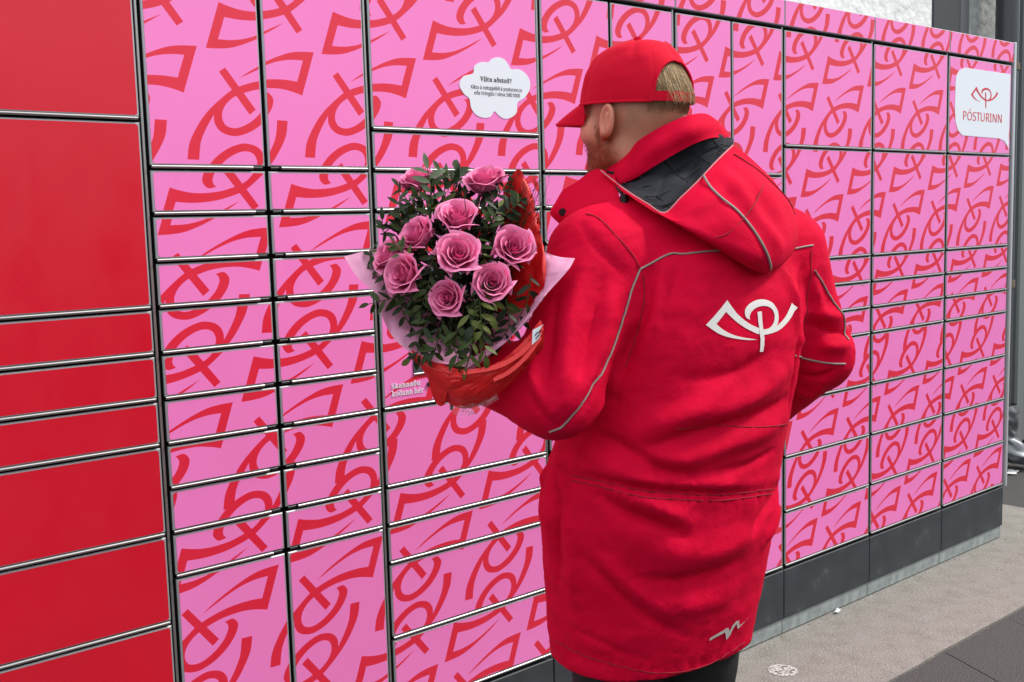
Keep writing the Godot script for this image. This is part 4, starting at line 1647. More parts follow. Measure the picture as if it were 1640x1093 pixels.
func cap_point(phi: float, s: float) -> Vector3:      # head frame; phi 0 = front, s 0 = band, 1 = crown
	var a := 0.0835
	var b := 0.112
	var k := s * PI / 2
	var r := pow(cos(k), 0.62)
	var lift := 0.110 * pow(sin(k), 0.92)
	var c := Vector3(sin(phi) * a * r, 0.029 + lift + 0.004 * cos(phi) * (1 - s), -cos(phi) * b * r + 0.006 + 0.006 * s)
	var n := Vector3(c.x, c.y - 0.03, c.z).normalized()
	var q := skull * c
	c += n * (0.0055 * wrinkle.get_noise_3d(q.x * 45, q.y * 70, q.z * 45) + 0.0022 * wrinkle.get_noise_3d(q.x * 130, q.y * 150 + 9, q.z * 130))
	c -= n * 0.0018 * pow(absf(cos(phi * 3.0)), 30.0)        # the six panel seams
	return c

func cap_and_hair(o: Node3D) -> void:
	var cap := Node3D.new()
	cap.name = "cap"
	o.add_child(cap)
	cap.transform = skull
	var m := mat(Color8(208, 2, 44), 0.82)
	m.metallic_specular = 0.3
	m.normal_enabled = true
	m.normal_texture = noise_tex(0.4, 512, 43, 2, true, 3.0)
	m.normal_scale = 0.5
	m.uv1_triplanar = true
	m.uv1_scale = Vector3(7, 7, 7)
	var gap := func(phi: float) -> float:     # where the back opening ends, as s
		var x := (absf(angle_difference(phi, PI + 0.08)) * 0.105) / 0.063
		return 0.0 if x >= 1.0 else 0.42 * sqrt(1.0 - x * x)
	var nphi := 120
	var ns := 26
	var rows := []
	var dark := mat(Color8(120, 4, 20), 0.8)
	for i in ns + 1:
		var r := []
		for j in nphi + 1:
			var phi := TAU * j / nphi
			var s0: float = gap.call(phi)
			r.append(cap_point(phi, lerpf(s0, 0.999, float(i) / ns)))
		rows.append(r)
	var t := Tri.new()
	sheet(t, rows, true)
	t.smooth()
	for i in ns + 1:                       # close the normals at the seam
		var a := i * (nphi + 1)
		var b := a + nphi
		var nn := (t.n[a] + t.n[b]).normalized()
		t.n[a] = nn
		t.n[b] = nn
	var crown := put("crown", t.mesh(), m, cap)
	# rolled edge of the band and of the opening
	var edge := []
	for p in rows[0]:
		edge.append(p)
	t = Tri.new()
	tube(t, edge, 0.0022, 6, -1.0, false)
	put("edge_binding", t.mesh(), m, cap)
	# band inside, seen under the brim
	t = Tri.new()
	tube(t, [Vector3(0, 0.138, 0.012), Vector3(0, 0.143, 0.012), Vector3(0, 0.147, 0.012)], 0.0085, 14, 0.006)
	put("button", t.mesh(), m, cap)
	# strap across the opening
	var s_rows := []
	for i in 4:
		var r := []
		for j in 25:
			var phi := PI + 0.08 + lerpf(-0.68, 0.68, j / 24.0)
			var c := cap_point(phi, 0.0)
			r.append(c * Vector3(1.0, 1, 1.0) + Vector3(0, 0.0165 - 0.0055 * i, 0.0) + Vector3(c.x, 0, c.z).normalized() * 0.0025)
		s_rows.append(r)
	t = Tri.new()
	sheet(t, s_rows)
	t.smooth()
	put("strap", t.mesh(), m, cap)
	# brim
	var top := []
	var under := []
	for i in 9:
		var f := i / 8.0
		var r := []
		var ru := []
		for j in 31:
			var q := lerpf(-1.0, 1.0, j / 30.0)
			var phi := q * 1.0
			var base := cap_point(phi, 0.0) + Vector3(0, 0.001, 0)
			var reach := 0.066 * pow(maxf(0.0, 1.0 - pow(absf(q), 2.6)), 0.6)
			var dirv := Vector3(sin(phi) * 0.25, 0, -1).normalized()
			var p := base + dirv * reach * f
			p.y -= 0.008 * f * f + 0.022 * f + 0.004 * q * q * f
			r.append(p)
			ru.append(p + Vector3(0, -0.0038, 0.001))
		top.append(r)
		under.append(ru)
	t = Tri.new()
	sheet(t, top, true)
	sheet(t, under)
	sheet(t, [top[-1], under[-1]], true)
	t.smooth()
	put("brim", t.mesh(), m, cap)
	# hair: strands through the opening, cropped hair under the strap
	t = Tri.new()
	var hr := RandomNumberGenerator.new()
	hr.seed = 5
	var strand := func(a: Vector3, b: Vector3, c: Vector3, col: Color):
		var ps := crom([a, b, c], 4)
		var s := t.v.size()
		tube(t, ps, 0.00055, 3, 0.00015, false)
		for k in range(s, t.v.size()):
			t.c[k] = col
	for k in 4200:
		var dphi := hr.randf_range(-0.56, 0.56)
		var phi := PI + 0.08 + dphi
		var top_s: float = gap.call(phi)
		var s := top_s * hr.randf_range(0.35, 1.12)
		var a := cap_point(phi, s)
		a = a - Vector3(a.x, a.y - 0.03, a.z).normalized() * hr.randf_range(0.004, 0.008)
		var rad := Vector3(a.x, 0, a.z).normalized()
		var foot := cap_point(phi - hr.randf_range(0.02, 0.16), 0.0)
		var over := hr.randf() < 0.09 and absf(dphi) < 0.40
		var c := foot - rad * hr.randf_range(0.003, 0.008) + Vector3(0, hr.randf_range(0.012, 0.024), 0)
		if over:
			c = foot + rad * hr.randf_range(0.0035, 0.006) + Vector3(0, hr.randf_range(-0.006, 0.014), 0)
		var mid := a.lerp(c, 0.55) + rad * hr.randf_range(0.0005, 0.0035)
		var col := Color8(192, 164, 124).srgb_to_linear().lerp(Color8(142, 112, 76).srgb_to_linear(), pow(hr.randf(), 1.5)) * hr.randf_range(0.8, 1.1)
		strand.call(a, mid, c, col)
	for k in 700:
		var phi := PI + hr.randf_range(-0.75, 0.75)
		var a := cap_point(phi, 0.0) * Vector3(0.93, 1, 0.93) + Vector3(0, 0.004, 0)
		var c := a + Vector3(hr.randf_range(-0.004, 0.004), -hr.randf_range(0.010, 0.026), 0) - Vector3(a.x, 0, a.z).normalized() * hr.randf_range(0.004, 0.012)
		var col := Color8(186, 156, 116).srgb_to_linear().lerp(Color8(130, 100, 70).srgb_to_linear(), hr.randf())
		strand.call(a, a.lerp(c, 0.5) + Vector3(0, 0, 0.002), c, col)
	# short stubble on the cropped sides, and the beard
	for k in 7000:
		var th := hr.randf_range(-PI, PI)
		var y := hr.randf_range(-0.115, 0.03)
		var dir := Vector3(sin(th), 0, cos(th))
		var p := Vector3(0, y, 0.01) + dir * 0.16
		var bad := false
		for i in 40:
			var dd := head_d(skull * p)
			if dd < 0.0006:
				break
			p -= dir * dd * 0.85
			bad = i == 39
		var sk := skin_color(p)
		var how := (sk.r - sk.g * 1.9) 
		var beard := smoothstep(-0.03, -0.06, p.y) * smoothstep(0.03, 0.0, p.z) * smoothstep(-0.13, -0.11, p.y)
		beard = maxf(beard, smoothstep(0.014, 0.005, absf(p.z + 0.020)) * smoothstep(0.0, -0.03, p.y))
		var crop := smoothstep(-0.09, -0.03, p.y) * smoothstep(-0.02, 0.0, p.z)
		if bad or absf(p.x) > 0.0775 or hr.randf() > maxf(beard * 1.2, crop * 0.0):
			continue
		var col := Color8(152, 74, 34).srgb_to_linear() if beard > crop else Color8(142, 108, 82).srgb_to_linear()
		col *= hr.randf_range(0.7, 1.25)
		var l := hr.randf_range(0.004, 0.009) if beard > crop else hr.randf_range(0.002, 0.0045)
		var d2 := (dir * 0.45 + Vector3(hr.randf_range(-0.3, 0.3), -1.0, hr.randf_range(-0.3, 0.3))).normalized()
		var s := t.v.size()
		tube(t, [p - dir * 0.0008, p + d2 * l], 0.00030, 3, 0.00015, false)
		for i in range(s, t.v.size()):
			t.c[i] = col
	# lashes and brow of the averted face
	for k in 60:
		var sd := -1.0 if k % 2 else 1.0
		var f := hr.randf()
		var a := Vector3(sd * lerpf(0.016, 0.046, f), 0.030 + 0.004 * sin(f * PI), lerpf(-0.097, -0.078, f))
		strand.call(a, a + Vector3(sd * 0.004, 0.002, -0.003), a + Vector3(sd * 0.009, 0.001, -0.004), Color8(110, 72, 44).srgb_to_linear())
	for k in 40:
		var sd := -1.0 if k % 2 else 1.0
		var f := hr.randf()
		var a := Vector3(sd * lerpf(0.020, 0.043, f), 0.006, lerpf(-0.086, -0.077, f))
		strand.call(a, a + Vector3(sd * 0.002, -0.001, -0.006), a + Vector3(sd * 0.004, -0.001, -0.010), Color8(80, 52, 34).srgb_to_linear())
	var hm := mat(Color.WHITE, 0.55)
	hm.vertex_color_use_as_albedo = true
	var hair := put("hair", t.mesh(), hm, o)
	hair.transform = skull

func legs(o: Node3D) -> void:
	var hip := Vector3(-0.035, 0.86, -0.06)
	var f := func(p: Vector3) -> float:
		var d := 1e3
		for s in [-1.0, 1.0]:
			var h: Vector3 = hip + Vector3(s * 0.085, 0, 0)
			var k := Vector3(-0.03 + s * 0.10, 0.48, -0.075)
			var a := Vector3(-0.03 + s * 0.12, 0.07, -0.03)
			var l := smin(cap_d(p, h, k, 0.098, 0.075), cap_d(p, k, a, 0.074, 0.064), 0.03)
			d = minf(d, l) if d > 1e2 else smin(d, l, 0.02)
		return maxf(d, 0.035 - p.y)
	var t := Tri.new()
	nets(t, f, Vector3(-0.32, 0.02, -0.24), Vector3(0.26, 0.98, 0.12), 0.014)
	t.smooth()
	for k in t.v.size():
		var p := t.v[k]
		t.v[k] += t.n[k] * (0.010 * wrinkle.get_noise_3d(p.x * 25, p.y * 50, p.z * 25))
	t.smooth()
	put("trousers", t.mesh(), M.trouser, o)
	for s in [-1.0, 1.0]:
		var a := Vector3(-0.03 + s * 0.12, 0.0, -0.03)
		var g := func(p: Vector3) -> float:
			var q: Vector3 = p - a
			var d := cap_d(q, Vector3(0, 0.045, 0.045), Vector3(s * 0.012, 0.038, -0.14), 0.040, 0.040)
			d = smin(d, cap_d(q, Vector3(0, 0.05, 0.03), Vector3(0, 0.13, 0.02), 0.043, 0.050), 0.03)
			return maxf(d, 0.003 - p.y)
		t = Tri.new()
		nets(t, g, a + Vector3(-0.1, -0.01, -0.22), a + Vector3(0.1, 0.2, 0.12), 0.009)
		t.smooth()
		put("shoe", t.mesh(), M.trouser, o)

# ---------------------------------------------------------------- the bouquet
var bq: Vector3                 # where its stems are held

func bp(x: float, y: float, depth: float) -> Vector3:
	return px(x, y, depth - 0.15) - bq

func facing(up: Vector3, spin: float) -> Basis:
	var y := up.normalized()
	var x := y.cross(Vector3(0.31, 0.2, 0.93)).normalized()
	return Basis(x, y, x.cross(y)).rotated(y, spin)

func petal_mesh(layer: int, k: int, r: RandomNumberGenerator) -> ArrayMesh:
	# one petal of a rose that opens along +y; layer 0 is the tight heart
	var rad: float = [0.0055, 0.0105, 0.0160, 0.0225, 0.0285][layer]
	var high: float = [0.047, 0.0490, 0.0495, 0.0475, 0.0430][layer] * r.randf_range(0.95, 1.05)
	var span: float = [1.9, 1.45, 1.15, 0.98, 0.92][layer] * r.randf_range(0.94, 1.08)
	var open: float = [0.0, 0.0008, 0.0020, 0.0038, 0.0064][layer]
	var curl: float = [0.0004, 0.0018, 0.0034, 0.0052, 0.0072][layer] * r.randf_range(0.8, 1.25)
	var twist: float = [0.0016, 0.0028, 0.0034, 0.0030, 0.0026][layer]
	var ph := r.randf() * TAU
	var t := Tri.new()
	var nu := 11
	var nv := 11
	for i in nv:
		var v := i / (nv - 1.0)
		for j in nu:
			var u := j / (nu - 1.0) * 2.0 - 1.0
			var body := sin(minf(1.0, v * 1.25) * PI * 0.5)
			var rr := 0.004 + (rad - 0.004) * pow(body, 0.8) + open * v * v
			rr += twist * u                                      # spiral overlap: one edge tucks under the next petal
			var top := 1.0 - 0.10 * u * u - 0.22 * pow(absf(u), 5.0)
			if layer >= 2:
				top += 0.055 * pow(maxf(0.0, 1.0 - absf(u) * 1.6), 2.0)  # pointed tip
			var y := high * v * top
			var lip := pow(maxf(0.0, (v - 0.66) / 0.34), 2.0)
			rr += curl * lip * (0.75 + 0.5 * absf(u))
			y -= curl * 0.65 * lip * lip
			rr += 0.0007 * sin(u * 5.0 + ph) * v * v * (1.0 + layer * 0.4)
			y += 0.0007 * sin(u * 7.0 + ph * 2.0) * v * v
			var a := u * span
			# edges of the outer petals roll back
			if layer >= 3:
				rr += 0.0045 * pow(absf(u), 6.0) * v
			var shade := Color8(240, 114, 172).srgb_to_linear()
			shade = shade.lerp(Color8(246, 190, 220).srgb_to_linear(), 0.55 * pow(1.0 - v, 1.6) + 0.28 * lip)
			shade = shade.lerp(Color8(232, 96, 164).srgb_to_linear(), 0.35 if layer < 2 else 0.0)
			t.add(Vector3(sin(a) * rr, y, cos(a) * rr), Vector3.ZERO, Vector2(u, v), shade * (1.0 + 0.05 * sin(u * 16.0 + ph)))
	for i in nv - 1:
		for j in nu - 1:
			var q := i * nu + j
			t.tri(q, q + nu, q + 1)
			t.tri(q + 1, q + nu, q + nu + 1)
	t.smooth()
	return t.mesh()

func leaf_mesh(w: float, bend: float, fold_: float, seed_: int) -> ArrayMesh:
	var t := Tri.new()
	var n := 7
	for i in n:
		var v := i / (n - 1.0)
		var ww := w * pow(sin(PI * pow(v, 0.85)), 0.8) if i > 0 and i < n - 1 else 0.0006
		var y := v
		var z := -bend * v * v
		for j in 3:
			var u := j - 1.0
			t.add(Vector3(u * ww, y, z + absf(u) * ww * fold_ + 0.015 * sin(v * 9.0 + seed_ + u)), Vector3.ZERO, Vector2(j * 0.5, v))
	for i in n - 1:
		for j in 2:
			var q := i * 3 + j
			t.tri(q, q + 3, q + 1)
			t.tri(q + 1, q + 3, q + 4)
	t.smooth()
	return t.mesh()

func paper(called: String, rows: Array, m: Material, o: Node3D, crease := 0.004, su := 7, sv := 7) -> MeshInstance3D:
	var g := []
	for r in rows:
		var l := []
		for q in r:
			l.append(bp(q[0], q[1], q[2]))
		g.append(l)
	var pts := sheet_points(g, su, sv)
	for i in range(1, pts.size() - 1):
		for j in range(1, pts[0].size() - 1):
			var p: Vector3 = pts[i][j]
			var n: Vector3 = (pts[i][j + 1] - pts[i][j - 1]).cross(pts[i + 1][j] - pts[i - 1][j]).normalized()
			var a := absf(crumple.get_noise_3d(p.x * 190 + 7, p.y * 190, p.z * 190))
			pts[i][j] = p + n * crease * (0.6 - 3.0 * a)
	var t := Tri.new()
	sheet(t, pts)
	t.smooth()
	return put(called, t.mesh(), m, o)

func build_bouquet() -> void:
	bq = px(722, 628, 1.795)
	var o := thing("rose_bouquet", "bouquet of ten pink roses with dark greenery in pink and red paper", "bouquet", bq)
	var r := RandomNumberGenerator.new()
	r.seed = 77
	var rose_m := mat(Color.WHITE, 0.62)
	rose_m.vertex_color_use_as_albedo = true
	rose_m.backlight_enabled = true
	rose_m.backlight = Color(0.22, 0.08, 0.14)
	rose_m.normal_enabled = true
	rose_m.normal_texture = noise_tex(0.12, 256, 71, 3, true, 2.0)
	rose_m.normal_scale = 0.3
	rose_m.uv1_triplanar = true
	rose_m.uv1_scale = Vector3(20, 20, 20)
	var variants := []
	for s in 3:
		var set_ := []
		for layer in 5:
			for k in [2, 3, 4, 5, 5][layer]:
				set_.append([petal_mesh(layer, k, r), layer, k])
		variants.append(set_)
	# centre in the picture, distance, size, and the way it opens (right, up, towards the viewer)
	var roses := [
		[668, 288, 1.975, 0.92, -0.35, 0.80, 0.40], [776, 290, 1.950, 1.10, -0.15, 0.80, 0.45], [732, 348, 1.890, 1.02, 0.02, 0.66, 0.78],
		[669, 378, 1.900, 1.02, -0.55, 0.52, 0.62], [733, 408, 1.850, 1.10, 0.10, 0.38, 0.95], [823, 397, 1.890, 1.05, 0.16, 0.32, 0.95],
		[647, 440, 1.865, 1.06, -0.50, 0.20, 0.80], [622, 410, 1.905, 0.92, -0.65, 0.45, 0.45], [788, 454, 1.860, 0.98, 0.02, 0.20, 0.98],
		[716, 478, 1.860, 0.92, -0.30, 0.06, 0.95]]
	var right := eye_basis.x
	var up := eye_basis.y
	var back := eye_basis.z
	var green := mat(Color8(52, 78, 30), 0.6)
	for k in roses.size():
		var q: Array = roses[k]
		var n := Node3D.new()
		n.name = "rose"
		o.add_child(n, true)
		var axis: Vector3 = (right * q[4] + up * q[5] + back * q[6]).normalized()
		var s: float = q[3] * 0.78
		n.transform = Transform3D(facing(axis, k * 1.7).scaled(Vector3.ONE * s), bp(q[0], q[1], q[2]) - axis * 0.026 * s)
		for e in variants[k % 3]:
			var layer: int = e[1]
			var count: int = [2, 3, 4, 5, 5][layer]
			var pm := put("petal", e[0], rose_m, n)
			pm.rotation.y = TAU * e[2] / count + layer * 0.75 + r.randf_range(-0.12, 0.12)
			pm.rotation.x = r.randf_range(-0.03, 0.03)
		# calyx and stem down to the hand
		var t := Tri.new()
		for c in 5:
			var a := TAU * c / 5
			tube(t, [Vector3(sin(a) * 0.006, 0.002, cos(a) * 0.006), Vector3(sin(a) * 0.016, 0.000, cos(a) * 0.016), Vector3(sin(a) * 0.024, -0.008, cos(a) * 0.024)], 0.0035, 5, 0.0006)
		var inv: Transform3D = n.transform.affine_inverse()
		tube(t, crom([Vector3(0, 0.004, 0), Vector3(0, -0.03, 0), inv * Vector3(r.randf_range(-0.02, 0.02), 0.06, r.randf_range(-0.02, 0.02)), inv * Vector3(0, -0.03, 0)], 5), 0.0026, 6)
		put("stem", t.mesh(), green, n)

	# greenery
	var leaf_ms := []
	for c in [Color8(32, 47, 18), Color8(48, 63, 24), Color8(84, 92, 40), Color8(23, 36, 18), Color8(84, 98, 76)]:
		var lm := mat(c, 0.5)
		lm.metallic_specular = 0.35
		lm.backlight_enabled = true
		lm.backlight = Color(0.05, 0.08, 0.02)
		leaf_ms.append(lm)
	var leaves := []
	for s in 4:
		leaves.append(leaf_mesh(0.135 + 0.022 * s, 0.08 + 0.10 * s, 0.22, s))
	# sprigs that can be told apart: [points with distance, leaves, colour, leaf length]
	var sprigs := [
		[[[655, 400, 1.93], [641, 350, 1.92], [640, 305, 1.93]], 9, 0, 0.026], [[[690, 350, 1.92], [690, 305, 1.91], [684, 268, 1.92]], 10, 4, 0.030],
		[[[705, 340, 1.93], [712, 300, 1.94], [702, 272, 1.96]], 8, 1, 0.027], [[[740, 330, 1.96], [738, 300, 1.98], [734, 276, 2.0]], 9, 0, 0.028],
		[[[668, 470, 1.88], [630, 478, 1.88], [588, 488, 1.90]], 10, 1, 0.027], [[[655, 455, 1.90], [622, 440, 1.90], [590, 428, 1.93]], 9, 0, 0.026],
		[[[660, 420, 1.88], [642, 402, 1.87], [632, 388, 1.88]], 8, 1, 0.026], [[[748, 490, 1.85], [758, 540, 1.84], [746, 590, 1.86]], 11, 2, 0.027],
		[[[768, 480, 1.85], [772, 530, 1.84], [778, 572, 1.85]], 11, 2, 0.026], [[[710, 515, 1.86], [700, 550, 1.86], [690, 580, 1.88]], 9, 1, 0.027],
		[[[690, 500, 1.87], [672, 540, 1.88], [668, 575, 1.90]], 9, 0, 0.028], [[[640, 480, 1.89], [650, 510, 1.89], [675, 545, 1.90]], 8, 0, 0.026],
		[[[780, 330, 1.93], [800, 310, 1.93], [815, 290, 1.95]], 9, 3, 0.030], [[[800, 350, 1.92], [825, 330, 1.92], [838, 312, 1.94]], 10, 3, 0.028],
		[[[780, 370, 1.89], [790, 350, 1.88], [800, 330, 1.90]], 8, 1, 0.026], [[[700, 400, 1.87], [690, 430, 1.87], [698, 460, 1.87]], 8, 3, 0.026],
		[[[765, 430, 1.86], [770, 470, 1.85], [760, 500, 1.85]], 9, 0, 0.026], [[[850, 440, 1.89], [845, 480, 1.89], [825, 520, 1.90]], 8, 3, 0.027],
		[[[810, 480, 1.87], [815, 520, 1.88], [800, 550, 1.89]], 9, 3, 0.027], [[[640, 350, 1.95], [615, 372, 1.95], [612, 350, 1.95]], 6, 0, 0.024],
		[[[700, 320, 1.93], [668, 322, 1.93], [640, 335, 1.95]], 8, 1, 0.027], [[[760, 380, 1.88], [770, 400, 1.87], [780, 425, 1.88]], 7, 1, 0.025],
		[[[735, 520, 1.85], [728, 555, 1.85], [735, 580, 1.86]], 10, 1, 0.026], [[[720, 300, 1.95], [724, 285, 1.95], [728, 268, 1.97]], 7, 0, 0.027],
		[[[690, 440, 1.87], [682, 470, 1.86], [672, 500, 1.87]], 9, 1, 0.027], [[[600, 420, 1.93], [592, 410, 1.93], [600, 395, 1.95]], 5, 0, 0.022],
		[[[755, 500, 1.85], [790, 478, 1.85], [775, 520, 1.86]], 8, 2, 0.026], [[[845, 300, 1.97], [842, 330, 1.95], [850, 360, 1.95]], 7, 3, 0.026],
		[[[700, 560, 1.87], [680, 566, 1.87], [655, 578, 1.89]], 7, 0, 0.025], [[[660, 330, 1.95], [650, 318, 1.95], [636, 296, 1.97]], 6, 0, 0.024]]
	for q in sprigs:
		var ps := []
		for e in q[0]:
			ps.append(bp(e[0], e[1], e[2]))
		ps = crom(ps, 8)
		var t := Tri.new()
		tube(t, ps, 0.0012, 5, 0.0006)
		var sp := put("sprig", t.mesh(), leaf_ms[1], o)
		var count: int = q[1]
		for k in count:
			var f := (k + 0.6) / count
			var at := f * (ps.size() - 1)
			var i := mini(int(at), ps.size() - 2)
			var p: Vector3 = ps[i].lerp(ps[i + 1], at - i)
			var dir: Vector3 = (ps[i + 1] - ps[i]).normalized()
			var side: Vector3 = dir.cross(back).normalized() * (1.0 if k % 2 else -1.0)
			var d: Vector3 = (dir * r.randf_range(0.35, 0.9) + side * r.randf_range(0.6, 1.0) + back * r.randf_range(-0.5, 0.5)).normalized()
			if k == count - 1:
				d = (dir + back * 0.2).normalized()
			var nrm: Vector3 = (back + up * 0.5 + Vector3(r.randf_range(-0.7, 0.7), r.randf_range(-0.5, 0.5), r.randf_range(-0.5, 0.5)))
			nrm = (nrm - d * nrm.dot(d)).normalized()
			var l: float = q[3] * r.randf_range(0.75, 1.2)
			var lf := put("leaf", leaves[r.randi() % 4], leaf_ms[q[2] if r.randf() < 0.75 else r.randi() % 4], sp)
			lf.transform = Transform3D(Basis(d.cross(nrm), d, nrm).scaled(Vector3.ONE * l), p)
	# the mass of greenery behind and below the heads, too dense to count
	var mm := MultiMesh.new()
	mm.transform_format = MultiMesh.TRANSFORM_3D
	mm.use_colors = true
	mm.mesh = leaves[1]
	var spots := []
	var c0 := px(735, 440, 1.84) - bq
	for k in 1250:
		var a := Vector3(r.randfn(), r.randfn(), r.randfn()).normalized()
		var rad := pow(r.randf(), 0.45)
		var x := a.x * 0.108 * rad - 0.006
		var y := a.y * 0.150 * rad
		var z := a.z * 0.075 * rad
		# narrower towards the hand
		var shrink := clampf((y + 0.24) / 0.24, 0.25, 1.0)
		var p: Vector3 = c0 + right * x * shrink + up * y + back * (z + 0.025)
		var d := (a.x * right + a.y * up + a.z * back + Vector3(r.randf_range(-0.6, 0.6), r.randf_range(-0.4, 0.8), r.randf_range(-0.6, 0.6))).normalized()
		var nrm := Vector3(r.randf_range(-1, 1), r.randf_range(-1, 1), r.randf_range(-1, 1))
		nrm = (nrm - d * nrm.dot(d)).normalized()
		spots.append([Transform3D(Basis(d.cross(nrm), d, nrm).scaled(Vector3.ONE * r.randf_range(0.020, 0.034)), p), [Color8(26, 40, 18), Color8(36, 52, 24), Color8(18, 30, 16)][k % 3].srgb_to_linear()])
	mm.instance_count = spots.size()
	for k in spots.size():
		mm.set_instance_transform(k, spots[k][0])
		mm.set_instance_color(k, spots[k][1])
	var mi := MultiMeshInstance3D.new()
	mi.name = "foliage"
	mi.multimesh = mm
	var fm := mat(Color.WHITE, 0.5)
	fm.vertex_color_use_as_albedo = true
	mi.material_override = fm
	mi.set_meta("kind", "stuff")
	o.add_child(mi)
	# fine grass blades
	var t := Tri.new()
	for k in 70:
		var x := r.randf_range(800, 862)
		var y := r.randf_range(300, 420)
		var a := bp(x - 10, y + 40, 1.95)
		var b := bp(x + r.randf_range(-4, 14), y - 5, 1.93)
		var c := bp(x + r.randf_range(0, 32), y - r.randf_range(10, 50), 1.92 + r.randf_range(-0.02, 0.03))
		tube(t, crom([a, b, c], 4), 0.0007, 3, 0.0002, false)
	for q in [[[840, 420], [862, 395], [883, 366]], [[700, 460], [740, 470], [790, 476]], [[735, 370], [790, 365], [790, 385]], [[770, 500], [800, 470], [838, 470]], [[746, 340], [742, 300], [738, 282]], [[756, 560], [742, 600], [726, 618]]]:
		tube(t, crom([bp(q[0][0], q[0][1], 1.88), bp(q[1][0], q[1][1], 1.87), bp(q[2][0], q[2][1], 1.89)], 5), 0.0008, 3, 0.0003, false)
	var blades := put("grass_blades", t.mesh(), leaf_ms[0], o)
	blades.set_meta("kind", "stuff")

	# papers
	var tissue := mat(Color8(230, 158, 196), 0.55)
	tissue.backlight_enabled = true
	tissue.backlight = Color(0.30, 0.16, 0.22)
	var red := mat(Color8(214, 14, 22), 0.45)
	red.backlight_enabled = true
	red.backlight = Color(0.30, 0.02, 0.02)
	paper("pink_paper", [
		[[551, 411, 1.930], [571, 443, 1.915], [600, 470, 1.905], [613, 510, 1.905], [636, 548, 1.900], [680, 576, 1.895], [745, 588, 1.890]],
		[[578, 404, 1.950], [598, 432, 1.935], [622, 462, 1.925], [638, 500, 1.920], [660, 534, 1.915], [700, 560, 1.910], [752, 572, 1.905]],
		[[606, 398, 1.985], [630, 425, 1.975], [652, 458, 1.965], [670, 494, 1.960], [692, 524, 1.955], [724, 544, 1.945], [760, 552, 1.940]],
		[[640, 392, 2.040], [660, 420, 2.035], [684, 452, 2.030], [702, 486, 2.020], [720, 512, 2.010], [744, 530, 2.000], [770, 538, 1.990]]], tissue, o, 0.004)
	paper("pink_paper", [
		[[868, 402, 1.945], [893, 411, 1.920], [921, 414, 1.900]],
		[[868, 418, 1.930], [888, 428, 1.905], [912, 430, 1.890]],
		[[862, 445, 1.925], [876, 452, 1.895], [893, 452, 1.880]],
		[[850, 478, 1.920], [862, 482, 1.885], [873, 474, 1.872]],
		[[836, 505, 1.915], [846, 508, 1.880], [852, 502, 1.868]],
		[[812, 534, 1.910], [822, 536, 1.878], [826, 532, 1.868]],
		[[780, 560, 1.905], [786, 564, 1.880], [790, 564, 1.872]],
		[[742, 580, 1.905], [746, 586, 1.885], [748, 590, 1.880]]], tissue, o, 0.003)
	paper("pink_paper", [       # the side of the funnel that lies behind the greenery
		[[770, 420, 2.090], [830, 410, 2.060], [868, 402, 1.990]],
		[[760, 480, 2.070], [815, 475, 2.040], [856, 470, 1.975]],
		[[750, 540, 2.030], [790, 535, 2.010], [826, 530, 1.950]],
		[[735, 600, 1.990], [750, 598, 1.975], [760, 590, 1.945]]], tissue, o, 0.004)
	paper("red_paper", [        # back sheet standing up at the right
		[[806, 300, 1.970], [818, 284, 1.955], [832, 271, 1.940], [846, 300, 1.945], [860, 350, 1.940]],
		[[806, 330, 1.970], [822, 318, 1.955], [840, 310, 1.940], [856, 340, 1.935], [868, 385, 1.925]],
		[[806, 370, 1.975], [824, 360, 1.955], [844, 356, 1.940], [862, 385, 1.925], [874, 420, 1.905]],
		[[800, 430, 1.980], [822, 425, 1.955], [844, 422, 1.935], [862, 435, 1.915], [872, 455, 1.895]],
		[[790, 500, 1.970], [810, 500, 1.945], [830, 495, 1.925], [848, 492, 1.905], [862, 490, 1.885]]], red, o, 0.004)
	paper("red_paper", [
		[[738, 300, 2.045], [756, 318, 2.035], [772, 340, 2.030]],
		[[742, 340, 2.045], [758, 350, 2.035], [772, 362, 2.030]],
		[[742, 390, 2.045], [758, 395, 2.035], [772, 400, 2.030]]], red, o, 0.003)
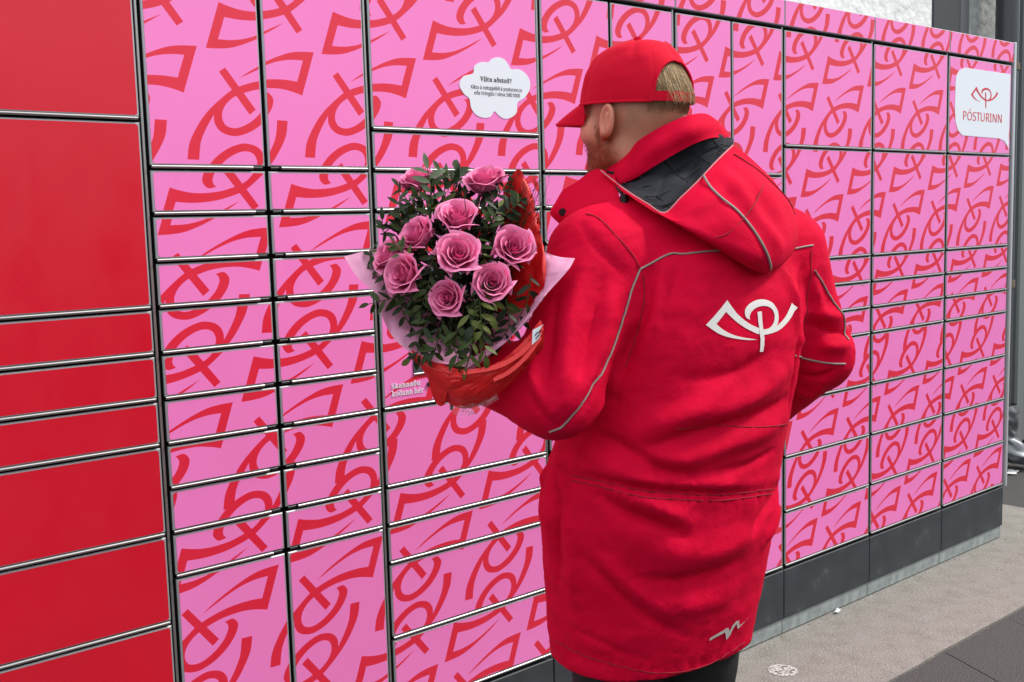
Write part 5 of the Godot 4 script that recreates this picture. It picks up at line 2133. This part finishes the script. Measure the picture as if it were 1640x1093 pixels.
	paper("red_paper", [        # skirt under the funnel
		[[654, 557, 1.905], [690, 578, 1.885], [740, 592, 1.872], [792, 583, 1.868], [832, 553, 1.862], [866, 512, 1.858]],
		[[656, 572, 1.900], [692, 592, 1.882], [742, 606, 1.870], [794, 594, 1.865], [836, 564, 1.858], [870, 526, 1.854]],
		[[670, 584, 1.905], [703, 616, 1.890], [742, 630, 1.880], [788, 617, 1.872], [834, 583, 1.864], [872, 543, 1.856]],
		[[690, 606, 1.925], [714, 642, 1.915], [746, 655, 1.912], [784, 640, 1.900], [830, 602, 1.882], [870, 558, 1.864]]], red, o, 0.0042, 12, 10)
	paper("red_paper", [
		[[677, 582, 1.895], [690, 590, 1.886], [708, 600, 1.880]],
		[[686, 610, 1.905], [698, 614, 1.895], [716, 622, 1.890]],
		[[692, 632, 1.915], [702, 634, 1.905], [714, 638, 1.900]],
		[[698, 646, 1.925], [705, 651, 1.918], [713, 648, 1.912]]], red, o, 0.003)
	# two ribbons along the skirt
	var ribbon := mat(Color8(232, 28, 34), 0.3)
	paper("ribbon", [
		[[742, 594, 1.862], [800, 582, 1.856], [840, 556, 1.851], [868, 520, 1.846]],
		[[742, 601, 1.860], [800, 590, 1.854], [842, 564, 1.849], [871, 528, 1.844]]], ribbon, o, 0.0)
	paper("ribbon", [
		[[790, 606, 1.862], [815, 592, 1.856], [842, 568, 1.850], [866, 535, 1.846]],
		[[791, 612, 1.860], [817, 599, 1.854], [844, 575, 1.848], [868, 543, 1.844]]], ribbon, o, 0.0)
	# care tag
	t = Tri.new()
	var tag := [bp(853, 529, 1.845), bp(852, 553, 1.845), bp(866, 540, 1.846), bp(870, 520, 1.846)]
	t.face(tag)
	for k in 4:
		tag[k] += (bq + tag[k] - EYE).normalized() * 0.0008
	tag.reverse()
	t.face(tag)
	var tg := put("care_tag", t.mesh(), M.white, o)
	t = Tri.new()
	for e in [[[858, 543], [864, 536]], [[857, 538], [861, 532]], [[862, 534], [866, 528]]]:
		tube(t, [bp(e[0][0], e[0][1], 1.8435), bp(e[1][0], e[1][1], 1.8435)], 0.0008, 4)
	put("print", t.mesh(), M.black_print, tg)
	# clear film sticking out below
	var film := StandardMaterial3D.new()
	film.albedo_color = Color(0.95, 0.9, 0.94, 0.10)
	film.transparency = BaseMaterial3D.TRANSPARENCY_ALPHA
	film.roughness = 0.1
	paper("clear_film", [
		[[716, 650, 1.912], [748, 648, 1.902], [794, 626, 1.892]],
		[[724, 660, 1.915], [752, 657, 1.905], [797, 634, 1.895]],
		[[732, 670, 1.918], [757, 664, 1.908], [799, 640, 1.898]]], film, o, 0.005)
